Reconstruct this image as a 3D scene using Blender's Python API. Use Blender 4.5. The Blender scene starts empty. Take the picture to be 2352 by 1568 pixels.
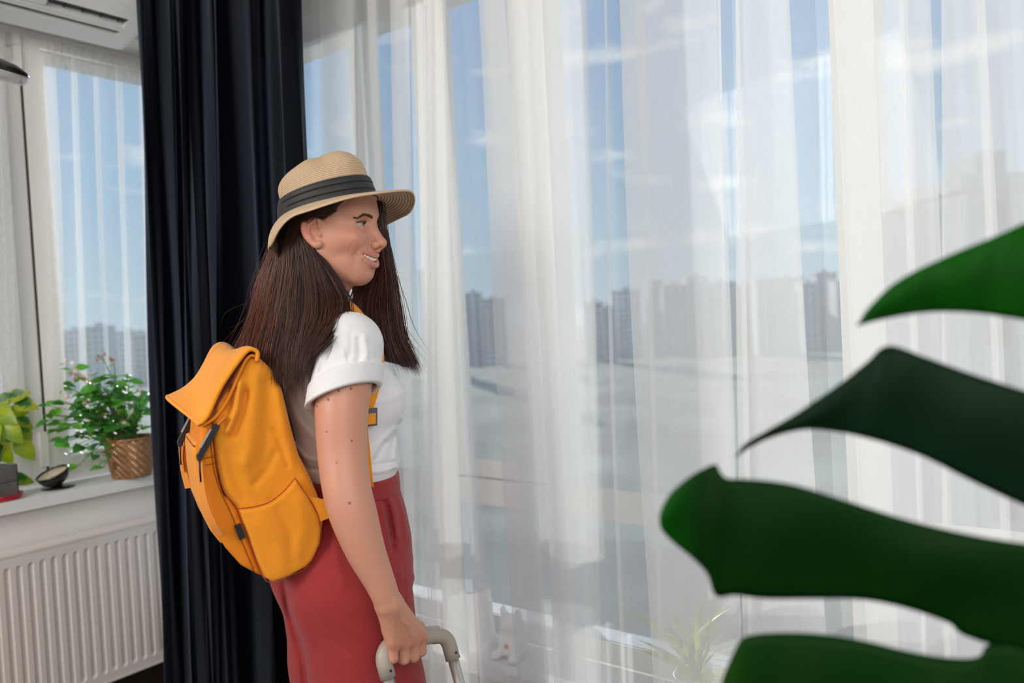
import bpy, bmesh, math, random
import numpy as np
from mathutils import Vector, Matrix

random.seed(7)
rng = np.random.default_rng(11)
scn = bpy.context.scene
col = scn.collection

# ------------------------------------------------------------------ camera
FPX, CX, CY = 1800.0, 1176.0, 784.0
YAW, PITCH, ROLL = math.radians(37.4), math.radians(1.6), math.radians(-3.0)
CAMZ = 1.38
CAMR = Matrix.Rotation(YAW, 4, 'Z') @ Matrix.Rotation(math.pi/2 - PITCH, 4, 'X') @ Matrix.Rotation(ROLL, 4, 'Z')
CAMM = Matrix.Translation((0, 0, CAMZ)) @ CAMR
R3 = CAMR.to_3x3()
cam_data = bpy.data.cameras.new('camera')
cam = bpy.data.objects.new('camera', cam_data)
col.objects.link(cam)
cam.matrix_world = CAMM
cam_data.sensor_width = 36.0
cam_data.lens = FPX / 2352.0 * 36.0
cam_data.clip_start = 0.02
cam_data.clip_end = 3000
cam_data.dof.use_dof = True
cam_data.dof.focus_distance = 1.58
cam_data.dof.aperture_fstop = 2.7
scn.camera = cam

# ------------------------------------------------------------------ view, world, sun, big lights
scn.view_settings.view_transform = 'Standard'
scn.view_settings.look = 'None'
scn.view_settings.exposure = 0.20
scn.view_settings.gamma = 1.0
scn.view_settings.use_curve_mapping = False
try:
    scn.cycles.transparent_max_bounces = 48
    scn.cycles.max_bounces = 14
    scn.cycles.transmission_bounces = 12
    scn.cycles.diffuse_bounces = 5
    scn.cycles.sample_clamp_indirect = 6.0
    scn.cycles.caustics_reflective = False
    scn.cycles.caustics_refractive = False
except Exception:
    pass

SUN_DIR = Vector((-0.785, 0.571, 0.245)).normalized()
world = bpy.data.worlds.new('sky')
scn.world = world
world.use_nodes = True
wn, wl = world.node_tree.nodes, world.node_tree.links
wn.clear()
wo = wn.new('ShaderNodeOutputWorld')
bg = wn.new('ShaderNodeBackground')
tc = wn.new('ShaderNodeTexCoord')
sx = wn.new('ShaderNodeSeparateXYZ')
wl.new(tc.outputs['Generated'], sx.inputs[0])
ramp = wn.new('ShaderNodeValToRGB')
e = ramp.color_ramp.elements
e[0].position = 0.0; e[0].color = (0.47, 0.61, 0.70, 1)
e[1].position = 0.42; e[1].color = (0.20, 0.37, 0.66, 1)
m = ramp.color_ramp.elements.new(0.16); m.color = (0.29, 0.48, 0.68, 1)
wl.new(sx.outputs['Z'], ramp.inputs[0])
mp = wn.new('ShaderNodeMapping'); mp.inputs['Scale'].default_value = (3.0, 3.0, 11.0)
wl.new(tc.outputs['Generated'], mp.inputs[0])
nz = wn.new('ShaderNodeTexNoise'); nz.inputs['Scale'].default_value = 2.6; nz.inputs['Detail'].default_value = 7
wl.new(mp.outputs[0], nz.inputs['Vector'])
cr = wn.new('ShaderNodeValToRGB')
cr.color_ramp.elements[0].position = 0.58; cr.color_ramp.elements[0].color = (0, 0, 0, 1)
cr.color_ramp.elements[1].position = 0.72; cr.color_ramp.elements[1].color = (0.8, 0.8, 0.8, 1)
wl.new(nz.outputs[0], cr.inputs[0])
mx = wn.new('ShaderNodeMixRGB'); mx.inputs['Color2'].default_value = (0.88, 0.91, 0.94, 1)
wl.new(cr.outputs[0], mx.inputs['Fac']); wl.new(ramp.outputs[0], mx.inputs['Color1'])
wl.new(mx.outputs[0], bg.inputs['Color'])
bg.inputs['Strength'].default_value = 0.88
wl.new(bg.outputs[0], wo.inputs[0])

def lamp(name, kind, energy, color, **kw):
    d = bpy.data.lights.new(name, kind)
    d.energy = energy; d.color = color
    for k, v in kw.items(): setattr(d, k, v)
    o = bpy.data.objects.new(name, d); col.objects.link(o)
    return o
sun = lamp('sun', 'SUN', 3.7, (1.0, 0.97, 0.93), angle=math.radians(0.6))
sun.rotation_euler = SUN_DIR.to_track_quat('Z', 'Y').to_euler()
def aim(o, loc, to):
    o.location = loc
    o.rotation_euler = (Vector(loc) - Vector(to)).to_track_quat('Z', 'Y').to_euler()
fill = lamp('fill_light', 'AREA', 55.0, (1.0, 0.965, 0.93), shape='RECTANGLE', size=2.6, size_y=1.6)  # soft fill added to brighten the woman from the right
aim(fill, (1.7, -0.9, 2.5), (-1.3, 1.0, 1.1))

fill2 = lamp('fill_light_rear', 'AREA', 62.0, (1.0, 0.95, 0.90), shape='RECTANGLE', size=1.8, size_y=1.2)  # second added fill, lifts the left wall and radiator
aim(fill2, (-1.7, -2.0, 2.5), (-2.9, 1.1, 0.9))

# ------------------------------------------------------------------ helpers
def P(px, py, d):
    """world point seen at pixel (px, py) of the 2352x1568 frame at distance d along the view axis"""
    v = Vector(((px - CX) / FPX * d, -(py - CY) / FPX * d, -d))
    return CAMM @ v
def ray(px, py):
    return R3 @ Vector(((px - CX) / FPX, -(py - CY) / FPX, -1.0))
def on_y(px, py, Y):
    r = ray(px, py); return Vector((0, 0, CAMZ)) + r * (Y / r.y)
def on_x(px, py, X):
    r = ray(px, py); return Vector((0, 0, CAMZ)) + r * (X / r.x)
def on_z(px, py, Z):
    r = ray(px, py); return Vector((0, 0, CAMZ)) + r * ((Z - CAMZ) / r.z)
def project(p):
    q = CAMM.inverted() @ Vector(p)
    return CX + FPX * q.x / -q.z, CY - FPX * q.y / -q.z, -q.z

def srgb(r, g, b):
    f = lambda c: (c/255/12.92 if c/255 <= 0.04045 else ((c/255+0.055)/1.055)**2.4)
    return (f(r), f(g), f(b), 1.0)

def mat(name, color, rough=0.6, metal=0.0, bump=None, vary=None, **kw):
    """principled material; bump=(scale, strength), vary=(scale, amount)"""
    m = bpy.data.materials.new(name); m.use_nodes = True
    n, l = m.node_tree.nodes, m.node_tree.links
    b = n['Principled BSDF']
    c = tuple(color) if len(color) == 4 else tuple(color) + (1.0,)
    b.inputs['Base Color'].default_value = c
    b.inputs['Roughness'].default_value = rough
    b.inputs['Metallic'].default_value = metal
    for k, v in kw.items():
        b.inputs[k.replace('_', ' ')].default_value = v
    t = n.new('ShaderNodeTexCoord')
    if vary:
        z = n.new('ShaderNodeTexNoise'); z.inputs['Scale'].default_value = vary[0]; z.inputs['Detail'].default_value = 4
        l.new(t.outputs['Object'], z.inputs['Vector'])
        mr = n.new('ShaderNodeMapRange'); mr.inputs[1].default_value = 0.3; mr.inputs[2].default_value = 0.7
        mr.inputs[3].default_value = 1 - vary[1]; mr.inputs[4].default_value = 1 + vary[1]
        l.new(z.outputs[0], mr.inputs[0])
        mm = n.new('ShaderNodeMixRGB'); mm.blend_type = 'MULTIPLY'; mm.inputs[0].default_value = 1
        mm.inputs[1].default_value = c
        l.new(mr.outputs[0], mm.inputs[2]); l.new(mm.outputs[0], b.inputs['Base Color'])
    if bump:
        z = n.new('ShaderNodeTexNoise'); z.inputs['Scale'].default_value = bump[0]; z.inputs['Detail'].default_value = 3
        l.new(t.outputs['Object'], z.inputs['Vector'])
        bb = n.new('ShaderNodeBump'); bb.inputs['Strength'].default_value = bump[1]; bb.inputs['Distance'].default_value = 0.002
        l.new(z.outputs[0], bb.inputs['Height']); l.new(bb.outputs[0], b.inputs['Normal'])
    return m
def bsdf(m): return m.node_tree.nodes['Principled BSDF']

def glass_mat(name):
    m = bpy.data.materials.new(name); m.use_nodes = True
    n, l = m.node_tree.nodes, m.node_tree.links
    n.clear()
    o = n.new('ShaderNodeOutputMaterial'); t = n.new('ShaderNodeBsdfTransparent'); g = n.new('ShaderNodeBsdfGlossy')
    t.inputs[0].default_value = (0.95, 0.97, 0.97, 1); g.inputs['Roughness'].default_value = 0.02
    f = n.new('ShaderNodeLayerWeight'); f.inputs[0].default_value = 0.5          # same reflectance on both faces of the pane
    pw = n.new('ShaderNodeMath'); pw.operation = 'POWER'; pw.inputs[1].default_value = 5.0; l.new(f.outputs['Facing'], pw.inputs[0])
    ma = n.new('ShaderNodeMath'); ma.operation = 'MULTIPLY_ADD'; ma.inputs[1].default_value = 0.9; ma.inputs[2].default_value = 0.03; l.new(pw.outputs[0], ma.inputs[0])
    x = n.new('ShaderNodeMixShader')
    l.new(ma.outputs[0], x.inputs[0]); l.new(t.outputs[0], x.inputs[1]); l.new(g.outputs[0], x.inputs[2]); l.new(x.outputs[0], o.inputs[0])
    return m
def sheer_mat(name, opacity, color=(0.95, 0.945, 0.935), transl=0.5, weave=900):
    """gauze: a share of open weave (transparent) and a share of thread that reflects and lets light through"""
    m = bpy.data.materials.new(name); m.use_nodes = True
    n, l = m.node_tree.nodes, m.node_tree.links
    n.clear()
    o = n.new('ShaderNodeOutputMaterial'); t = n.new('ShaderNodeBsdfTransparent')
    d = n.new('ShaderNodeBsdfDiffuse'); r = n.new('ShaderNodeBsdfTranslucent')
    d.inputs[0].default_value = color + (1,); r.inputs[0].default_value = color + (1,)
    a = n.new('ShaderNodeMixShader'); a.inputs[0].default_value = transl
    l.new(d.outputs[0], a.inputs[1]); l.new(r.outputs[0], a.inputs[2])
    tcn = n.new('ShaderNodeTexCoord'); mpn = n.new('ShaderNodeMapping'); mpn.inputs['Scale'].default_value = (weave, weave, 25)
    z = n.new('ShaderNodeTexNoise'); z.inputs['Scale'].default_value = 1.0; z.inputs['Detail'].default_value = 1
    l.new(tcn.outputs['Object'], mpn.inputs[0]); l.new(mpn.outputs[0], z.inputs['Vector'])
    mr = n.new('ShaderNodeMapRange'); mr.inputs[1].default_value = 0.25; mr.inputs[2].default_value = 0.75
    mr.inputs[3].default_value = opacity - 0.012; mr.inputs[4].default_value = opacity + 0.012
    l.new(z.outputs[0], mr.inputs[0])
    x = n.new('ShaderNodeMixShader'); l.new(mr.outputs[0], x.inputs[0])
    l.new(t.outputs[0], x.inputs[1]); l.new(a.outputs[0], x.inputs[2]); l.new(x.outputs[0], o.inputs[0])
    return m

def link(name, me, material=None, parent=None, smooth=True):
    if smooth and len(me.polygons):
        me.polygons.foreach_set('use_smooth', [True] * len(me.polygons))
    if material is not None: me.materials.append(material)
    o = bpy.data.objects.new(name, me); col.objects.link(o)
    if parent is not None:
        o.parent = parent
        chain = Matrix.Identity(4); q = parent
        while q is not None:
            chain = q.matrix_parent_inverse @ q.matrix_basis @ chain if q.parent else q.matrix_basis @ chain
            q = q.parent
        o.matrix_parent_inverse = chain.inverted()
    return o
def mesh(name, verts, faces, material=None, parent=None, smooth=True):
    me = bpy.data.meshes.new(name)
    me.from_pydata([tuple(v) for v in verts], [], [tuple(f) for f in faces]); me.update()
    return link(name, me, material, parent, smooth)
def np_mesh(name, V, Q, material=None, parent=None, smooth=True):
    me = bpy.data.meshes.new(name)
    n, k = len(Q), Q.shape[1]
    me.vertices.add(len(V)); me.vertices.foreach_set('co', np.asarray(V, np.float32).ravel())
    me.loops.add(n * k); me.loops.foreach_set('vertex_index', np.asarray(Q, np.int32).ravel())
    me.polygons.add(n); me.polygons.foreach_set('loop_start', np.arange(0, n * k, k, dtype=np.int32))
    me.update(calc_edges=True); me.validate()
    return link(name, me, material, parent, smooth)
def bm_obj(name, bm, material=None, parent=None, smooth=False, bevel=0.0, seg=2):
    if bevel > 0:
        bmesh.ops.bevel(bm, geom=[e for e in bm.edges if len(e.link_faces) == 2 and e.calc_face_angle(0) > 0.6], offset=bevel, segments=seg, profile=0.6, affect='EDGES', clamp_overlap=True)
    bmesh.ops.recalc_face_normals(bm, faces=bm.faces)
    me = bpy.data.meshes.new(name); bm.to_mesh(me); bm.free()
    return link(name, me, material, parent, smooth)
def add_box(bm, lo, hi):
    x0, y0, z0 = lo; x1, y1, z1 = hi
    v = [bm.verts.new(p) for p in ((x0,y0,z0),(x1,y0,z0),(x1,y1,z0),(x0,y1,z0),(x0,y0,z1),(x1,y0,z1),(x1,y1,z1),(x0,y1,z1))]
    for f in ((0,3,2,1),(4,5,6,7),(0,1,5,4),(1,2,6,5),(2,3,7,6),(3,0,4,7)): bm.faces.new([v[i] for i in f])
def box(name, lo, hi, material, parent=None, bevel=0.0):
    bm = bmesh.new(); add_box(bm, lo, hi)
    return bm_obj(name, bm, material, parent, False, bevel)
def tag(o, label=None, cat=None, group=None, kind=None):
    if label: o['label'] = label
    if cat: o['category'] = cat
    if group: o['group'] = group
    if kind: o['kind'] = kind
    return o
def thing(name, loc, label, cat, group=None):
    o = bpy.data.objects.new(name, None); col.objects.link(o)
    o.location = loc; o.empty_display_size = 0.05
    return tag(o, label, cat, group)
def frames(pts):
    """parallel-transport frames along a polyline"""
    pts = [Vector(p) for p in pts]
    T = [(pts[min(i+1, len(pts)-1)] - pts[max(i-1, 0)]).normalized() for i in range(len(pts))]
    ref = Vector((0, 0, 1)) if abs(T[0].z) < 0.9 else Vector((1, 0, 0))
    N = (ref - T[0] * ref.dot(T[0])).normalized(); out = []
    for i, t in enumerate(T):
        N = (N - t * N.dot(t))
        N = N.normalized() if N.length > 1e-6 else t.orthogonal().normalized()
        out.append((pts[i], t, N, t.cross(N)))
    return out
def spline(pts, n):
    """Catmull-Rom through pts, n samples (works on tuples of any length)"""
    p = np.array([list(q) for q in pts], float)
    if len(p) == 2: p = np.vstack([p[0], (p[0]+p[1])/2, p[1]])
    p = np.vstack([2*p[0]-p[1], p, 2*p[-1]-p[-2]])
    k = len(p) - 3
    out = []
    for s in np.linspace(0, k - 1e-9, n):
        i = int(s); u = s - i; a, b, c, d = p[i], p[i+1], p[i+2], p[i+3]
        out.append(0.5*((2*b) + (c-a)*u + (2*a-5*b+4*c-d)*u*u + (3*b-a-3*c+d)*u**3))
    return np.array(out)
def tube_data(pts, r, sides=8, flat=1.0, caps=True):
    fr = frames(pts); V, Fc = [], []
    rr = r if hasattr(r, '__len__') else [r] * len(fr)
    for i, (p, t, n, b) in enumerate(fr):
        for k in range(sides):
            a = 2*math.pi*k/sides
            V.append(p + n*(math.cos(a)*rr[i]*flat) + b*(math.sin(a)*rr[i]))
    for i in range(len(fr)-1):
        for k in range(sides):
            k2 = (k+1) % sides
            Fc.append((i*sides+k, i*sides+k2, (i+1)*sides+k2, (i+1)*sides+k))
    if caps:
        Fc.append(tuple(range(sides))[::-1]); Fc.append(tuple((len(fr)-1)*sides+k for k in range(sides)))
    return V, Fc
def tube(name, pts, r, material, parent=None, sides=8, flat=1.0):
    V, Fc = tube_data(pts, r, sides, flat)
    return mesh(name, V, Fc, material, parent)
def join_data(lst):
    V, Fc = [], []
    for v, f in lst:
        o = len(V); V += list(v); Fc += [tuple(i+o for i in q) for q in f]
    return V, Fc
def lathe(name, prof, center, material, parent=None, seg=32, axis=None, smooth=True):
    V, Fc = [], []
    c = Vector(center)
    M3 = Matrix.Identity(3) if axis is None else Vector(axis).normalized().to_track_quat('Z', 'Y').to_matrix()
    for (r, z) in prof:
        for k in range(seg):
            a = 2*math.pi*k/seg
            V.append(c + M3 @ Vector((r*math.cos(a), r*math.sin(a), z)))
    for i in range(len(prof)-1):
        for k in range(seg):
            k2 = (k+1) % seg
            Fc.append((i*seg+k, i*seg+k2, (i+1)*seg+k2, (i+1)*seg+k))
    return mesh(name, V, Fc, material, parent, smooth)
def ribbon(name, pts, width, normal, thick, material, parent=None, n=24):
    """strap: rectangular section swept along pts; width direction = tangent x normal (normal per point or one)"""
    p = spline(pts, n); nn = spline(normal, n) if hasattr(normal[0], '__len__') else np.repeat([list(normal)], n, 0)
    V, Fc = [], []
    for i in range(n):
        t = p[min(i+1, n-1)] - p[max(i-1, 0)]; t /= np.linalg.norm(t)
        u = nn[i] - t*np.dot(nn[i], t); u /= np.linalg.norm(u)
        w = np.cross(t, u)
        for a, b in ((-1,-1),(1,-1),(1,1),(-1,1)):
            V.append(p[i] + w*a*width/2 + u*b*thick/2)
    for i in range(n-1):
        for k in range(4):
            k2 = (k+1) % 4; Fc.append((i*4+k, i*4+k2, (i+1)*4+k2, (i+1)*4+k))
    Fc.append((3,2,1,0)); Fc.append(tuple((n-1)*4+k for k in range(4)))
    return mesh(name, V, Fc, material, parent, False)
# ------------------------------------------------------------------ room shell
WX, WY, ZC = -3.05, 1.78, 2.95          # left wall face, window wall face, ceiling
XR, YB = 2.4, -2.6
M_wall = mat('white_paint', (0.80, 0.77, 0.73), 0.85, bump=(60, 0.05))
M_frame = mat('white_plastic_frame', (0.80, 0.79, 0.77), 0.55, vary=(3, 0.02))
M_floor = mat('dark_wood', (0.035, 0.022, 0.015), 0.45, vary=(6, 0.3))
M_ceil = mat('ceiling_paint', (0.82, 0.81, 0.79), 0.9, bump=(40, 0.04))
M_glass = glass_mat('window_glass')
M_bead = mat('grey_gasket', (0.38, 0.38, 0.37), 0.6, bump=(200, 0.1))
M_seal = mat('dark_gasket', (0.03, 0.028, 0.026), 0.6, bump=(200, 0.1))

def struct(name, lo, hi, m, parent=None, bevel=0.0):
    return tag(box(name, lo, hi, m, parent, bevel), kind='structure')
# floor of planks
fl = bpy.data.objects.new('floor', None); col.objects.link(fl); tag(fl, kind='structure'); fl.location = (0, 0, 0)
box('subfloor', (WX-0.3, YB-0.1, -0.08), (XR+0.1, WY+0.35, -0.015), M_floor, fl)
pl_n = 0
y = YB
while y < WY + 0.3:
    x = WX - 0.25 + random.uniform(-0.5, 0)
    x = max(x, WX-0.3)
    x0 = WX - 0.3
    cut = WX - 0.3 + random.uniform(0.5, 1.6)
    while x0 < XR:
        x1 = min(XR + 0.1, cut)
        box('floor_plank', (x0, y, -0.02), (x1-0.003, min(y+0.17, WY+0.32), random.uniform(-0.0012, 0.0)), M_floor, fl)
        x0 = x1; cut = x1 + 1.8
    y += 0.173
struct('ceiling', (WX-0.4, YB-0.1, ZC), (XR+0.1, WY+0.4, ZC+0.1), M_ceil)
struct('wall_back', (WX-0.4, YB-0.1, 0), (XR+0.1, YB, ZC), M_wall)
struct('wall_right', (XR, YB, 0), (XR+0.1, WY+0.4, ZC), M_wall)

# left wall with an opening
LSILL, LHEAD, LY0, LY1 = 0.848, 2.57, -0.75, 1.98
GX = WX - 0.20                             # plane of the left sashes
bm = bmesh.new()
add_box(bm, (WX-0.36, YB, 0), (WX, LY0, ZC)); add_box(bm, (WX-0.36, LY1, 0), (WX, WY+0.4, ZC))
add_box(bm, (WX-0.36, LY0, 0), (WX, LY1, LSILL-0.042)); add_box(bm, (WX-0.36, LY0, LHEAD), (WX, LY1, ZC))
tag(bm_obj('wall_left', bm, M_wall), kind='structure')
struct('baseboard_left', (WX, YB, 0), (WX+0.015, WY, 0.09), M_floor, None, 0.003)
struct('trim_1', (WX-0.14, LY0, LSILL-0.042), (WX+0.045, WY-0.02, LSILL), M_frame, None, 0.006)   # sill board

def rect_frame_x(bm, x0, x1, y0, y1, z0, z1, w):
    add_box(bm, (x0, y0, z0), (x1, y0+w, z1)); add_box(bm, (x0, y1-w, z0), (x1, y1, z1))
    add_box(bm, (x0, y0+w, z0), (x1, y1-w, z0+w)); add_box(bm, (x0, y0+w, z1-w), (x1, y1-w, z1))
YM = on_x(62, 300, GX+0.03).y              # meeting line of the two sashes
w1 = bpy.data.objects.new('window_1', None); col.objects.link(w1); tag(w1, kind='structure'); w1.location = (GX, YM, LSILL)
bm = bmesh.new(); rect_frame_x(bm, GX-0.06, GX+0.015, LY0, LY1, LSILL, LHEAD, 0.045)
add_box(bm, (GX-0.058, YM-0.085, LSILL+0.02), (GX+0.0165, YM-0.004, LHEAD-0.02))
bm_obj('window_frame', bm, M_frame, w1, False, 0.004)
for (a, b) in ((LY0+0.04, YM-0.07), (YM, LY1-0.01)):
    bm = bmesh.new(); rect_frame_x(bm, GX-0.04, GX+0.035, a, b, LSILL+0.03, LHEAD-0.03, 0.075)
    s = bm_obj('sash', bm, M_frame, w1, False, 0.006)
    box('pane', (GX-0.012, a+0.07, LSILL+0.10), (GX-0.006, b-0.07, LHEAD-0.10), M_glass, s)
box('gasket', (GX+0.012, YM-0.008, LSILL+0.03), (GX+0.02, YM+0.002, LHEAD-0.03), M_seal, w1)
for z in (LSILL+0.07, LHEAD-0.16):
    bm = bmesh.new(); add_box(bm, (GX+0.01, YM-0.034, z), (GX+0.045, YM-0.006, z+0.13))
    bm_obj('hinge', bm, M_frame, w1, False, 0.006)

# window wall: low parapet, head beam, posts, transom, panes
BSILL, BHEAD = 0.43, 2.46
YG = WY + 0.06
bm = bmesh.new()
add_box(bm, (WX, WY, 0), (XR, WY+0.3, BSILL-0.03)); add_box(bm, (WX, WY, BHEAD), (XR, WY+0.3, ZC))
add_box(bm, (WX, WY, BSILL-0.03), (WX+0.12, WY+0.3, BHEAD))
tag(bm_obj('wall_window', bm, M_wall), kind='structure')
struct('trim_2', (WX+0.12, WY-0.16, BSILL-0.03), (XR, WY+0.02, BSILL), M_frame, None, 0.005)
w2 = bpy.data.objects.new('window_2', None); col.objects.link(w2); tag(w2, kind='structure'); w2.location = (0, YG, BSILL)
posts = [WX+0.15, on_y(828, 100, YG).x, on_y(986, 100, YG).x, on_y(1262, 500, YG).x, on_y(1966, 100, YG).x, XR-0.05]
widths = [0.06, 0.045, 0.085, 0.07, 0.09, 0.1]
TZ0, TZ1 = 0.826, 0.912
bm = bmesh.new(); add_box(bm, (WX+0.12, YG-0.03, BHEAD-0.07), (XR, YG+0.05, BHEAD)); bm_obj('head_rail', bm, M_frame, w2, False, 0.004)
bm = bmesh.new(); add_box(bm, (WX+0.12, YG-0.03, BSILL), (XR, YG+0.05, BSILL+0.06)); bm_obj('bottom_rail', bm, M_frame, w2, False, 0.004)
for x, w in zip(posts, widths):
    bm = bmesh.new(); add_box(bm, (x-w/2, YG-0.035, BSILL), (x+w/2, YG+0.055, BHEAD)); bm_obj('post', bm, M_frame, w2, False, 0.005)
for i in range(len(posts)-1):
    a, b = posts[i]+widths[i]/2, posts[i+1]-widths[i+1]/2
    def rail(name, z0, z1):                                      # top face falls away to the outside, as weathered rails do
        pr = [(YG-0.034, z0), (YG-0.010, z0), (YG-0.010, z1-0.024), (YG-0.034, z1)]
        V = [(x, y, z) for x in (a, b) for y, z in pr]
        mesh(name, V, [(0, 1, 5, 4), (1, 2, 6, 5), (2, 3, 7, 6), (3, 0, 4, 7), (3, 2, 1, 0), (4, 5, 6, 7)], M_frame, w2, False)
    z_ = TZ1
    rail('transom', TZ0, 0.963 if i == 2 else TZ1)
    if i == 2:                                                  # this bay has an opening sash
        bm = bmesh.new(); add_box(bm, (a, YG-0.034, 0.963), (a+0.05, YG-0.020, BHEAD-0.07)); add_box(bm, (b-0.05, YG-0.034, 0.963), (b, YG-0.020, BHEAD-0.07))
        bm_obj('sash_rail', bm, M_frame, w2, False, 0.003); z_ = 0.963
        bm = bmesh.new(); add_box(bm, (a, YG-0.0355, 0.905), (b, YG-0.0338, 0.911)); bm_obj('rail_bead', bm, M_bead, w2)
    box('pane', (a, YG-0.024, BSILL+0.06), (b, YG-0.019, TZ0), M_glass, w2)
    box('pane', (a, YG-0.0338, z_-0.0005), (b, YG-0.030, BHEAD-0.07), M_glass, w2)

# ------------------------------------------------------------------ outdoors
M_ground = mat('far_ground', (0.40, 0.37, 0.28), 0.95, vary=(0.02, 0.5))
g = box('ground', (-1600, 12, -26.2), (1600, 1900, -26), M_ground); tag(g, kind='structure')
M_tree = mat('far_foliage', (0.42, 0.385, 0.28), 0.95, vary=(0.05, 0.35))
# tree canopy between the far blocks: nobody could count it
V, Fc = [], []
nx, ny = 150, 26
for j in range(ny):
    for i in range(nx):
        d = 85 + 275 * (j/(ny-1))**1.4
        ang = math.radians(-68 + 150*i/(nx-1))
        xx, yy = math.sin(ang-0.65)*d, math.cos(ang-0.65)*d
        V.append((xx, max(yy, 14), -27 + 0.7*random.random()**0.7 + 0.35*math.sin(i*0.7+j*1.9) + j*0.28))
for j in range(ny-1):
    for i in range(nx-1):
        a = j*nx+i; Fc.append((a, a+1, a+nx+1, a+nx))
tag(mesh('treetop_canopy', V, Fc, M_tree, None, True), 'dull green mass of treetops below the far blocks', 'trees', kind='stuff')
M_bld = [mat('far_render_%d' % k, c, 0.9, vary=(0.08, 0.12)) for k, c in enumerate([(0.66,0.64,0.61),(0.76,0.74,0.70),(0.70,0.64,0.57),(0.84,0.82,0.79),(0.42,0.42,0.41)])]
M_bwin = mat('far_window_glass', (0.05, 0.06, 0.075), 0.25, vary=(0.2, 0.1))
def block(x0, x1, ytop, d, mi, label, step=None):
    a, b = P(x0, ytop, d), P(x1, ytop, d)
    top = (a.z + b.z)/2
    c = (a + b)/2; w = (b - a).length; ax = Vector((b.x-a.x, b.y-a.y, 0)).normalized(); ay = Vector((-ax.y, ax.x, 0))
    if ay.dot(c) < 0: ay = -ay
    t = thing('apartment_block', (c.x, c.y, -26), label, 'building', 'apartment blocks on the skyline')
    dep = max(10, w*0.6)
    def slab(bm, u0, u1, v0, v1, z0, z1):
        ps = []
        for z in (z0, z1):
            for (u, v) in ((u0, v0), (u1, v0), (u1, v1), (u0, v1)):
                p = c + ax*u + ay*v; ps.append(bm.verts.new((p.x, p.y, z)))
        for f in ((0,3,2,1),(4,5,6,7),(0,1,5,4),(1,2,6,5),(2,3,7,6),(3,0,4,7)): bm.faces.new([ps[i] for i in f])
    bm = bmesh.new(); slab(bm, -w/2, w/2, 0, dep, -26, top); bm_obj('wall', bm, M_bld[mi], t)
    bm = bmesh.new(); slab(bm, -w/2-0.3, w/2+0.3, -0.3, dep+0.3, top, top+0.8); bm_obj('parapet', bm, M_bld[mi], t)
    bm = bmesh.new(); slab(bm, -w*0.12, w*0.16, dep*0.3, dep*0.6, top, top+2.6); bm_obj('stair_head', bm, M_bld[mi], t)
    bm = bmesh.new()
    nzr = max(3, int((top+26)/3.2)); nxr = max(2, int(w/3.4))
    for j in range(nzr):
        for i in range(nxr):
            u = -w/2 + (i+0.5)*w/nxr; z = -26 + (j+0.35)*(top+26)/nzr
            slab(bm, u-0.7, u+0.7, -0.12, 0.1, z, z+1.5)
    tag(bm_obj('window_rows', bm, M_bwin, t), kind='stuff')
D0 = 420
sky = [(1066,1104,675,D0,0,'stepped grey block left of centre, behind the gap beside the white column fold'),
 (1104,1160,687,D0+40,1,'lower grey block right beside the stepped block left of centre'),
 (1342,1385,697,D0-60,2,'dark brownish block seen at the left edge of the narrow gap in the middle'),
 (1383,1412,706,D0+10,0,'low narrow block beside the brownish block in the middle gap'),
 (1403,1470,668,D0+60,3,'pale block behind the thin white fold in the middle'),
 (1490,1522,647,D0+20,1,'narrow grey tower at the left of the central skyline row'),
 (1522,1578,657,D0,0,'flat wide block between two taller towers of the central skyline row'),
 (1577,1627,637,D0+30,3,'tallest pale tower of the central skyline row'),
 (1626,1690,650,D0+10,1,'grey block right of the tallest tower of the central row'),
 (1690,1736,657,D0+50,2,'brownish block behind the narrow vertical fold right of centre'),
 (1735,1777,642,D0,3,'pale tower just right of the narrow vertical fold'),
 (1777,1845,638,D0+40,1,'broad pale block left of the wide blue gap'),
 (1843,1876,652,D0-40,0,'low dark block at the left of the wide blue gap'),
 (1875,1922,628,D0-10,0,'dark stepped tower in the middle of the wide blue gap'),
 (1920,1985,645,D0-30,0,'dark block at the right of the wide blue gap'),
 (2125,2208,508,58,4,'nearer pale block at the right, lower of two'),
 (2215,2480,428,44,4,'nearest tall pale block at the right edge'),
 (960,985,624,D0-50,1,'thin grey tower beside the curtain hem near the woman'),
 (6,34,728,D0,0,'narrow grey tower in the first sash of the side window'),
 (140,184,760,D0+30,1,'low block at the left in the second sash of the side window'),
 (192,243,752,D0,0,'wide grey block in the middle of the second sash'),
 (258,312,762,D0+50,1,'long low block at the right of the second sash'),
 (308,352,771,D0+20,2,'lowest block beside the navy curtain edge')]
for s in sky: block(*s)
# an outside beam over the side window (it throws the slanting band of shade on the little curtain)
M_conc = mat('outside_concrete', (0.45, 0.44, 0.42), 0.9, bump=(8, 0.3))
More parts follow.
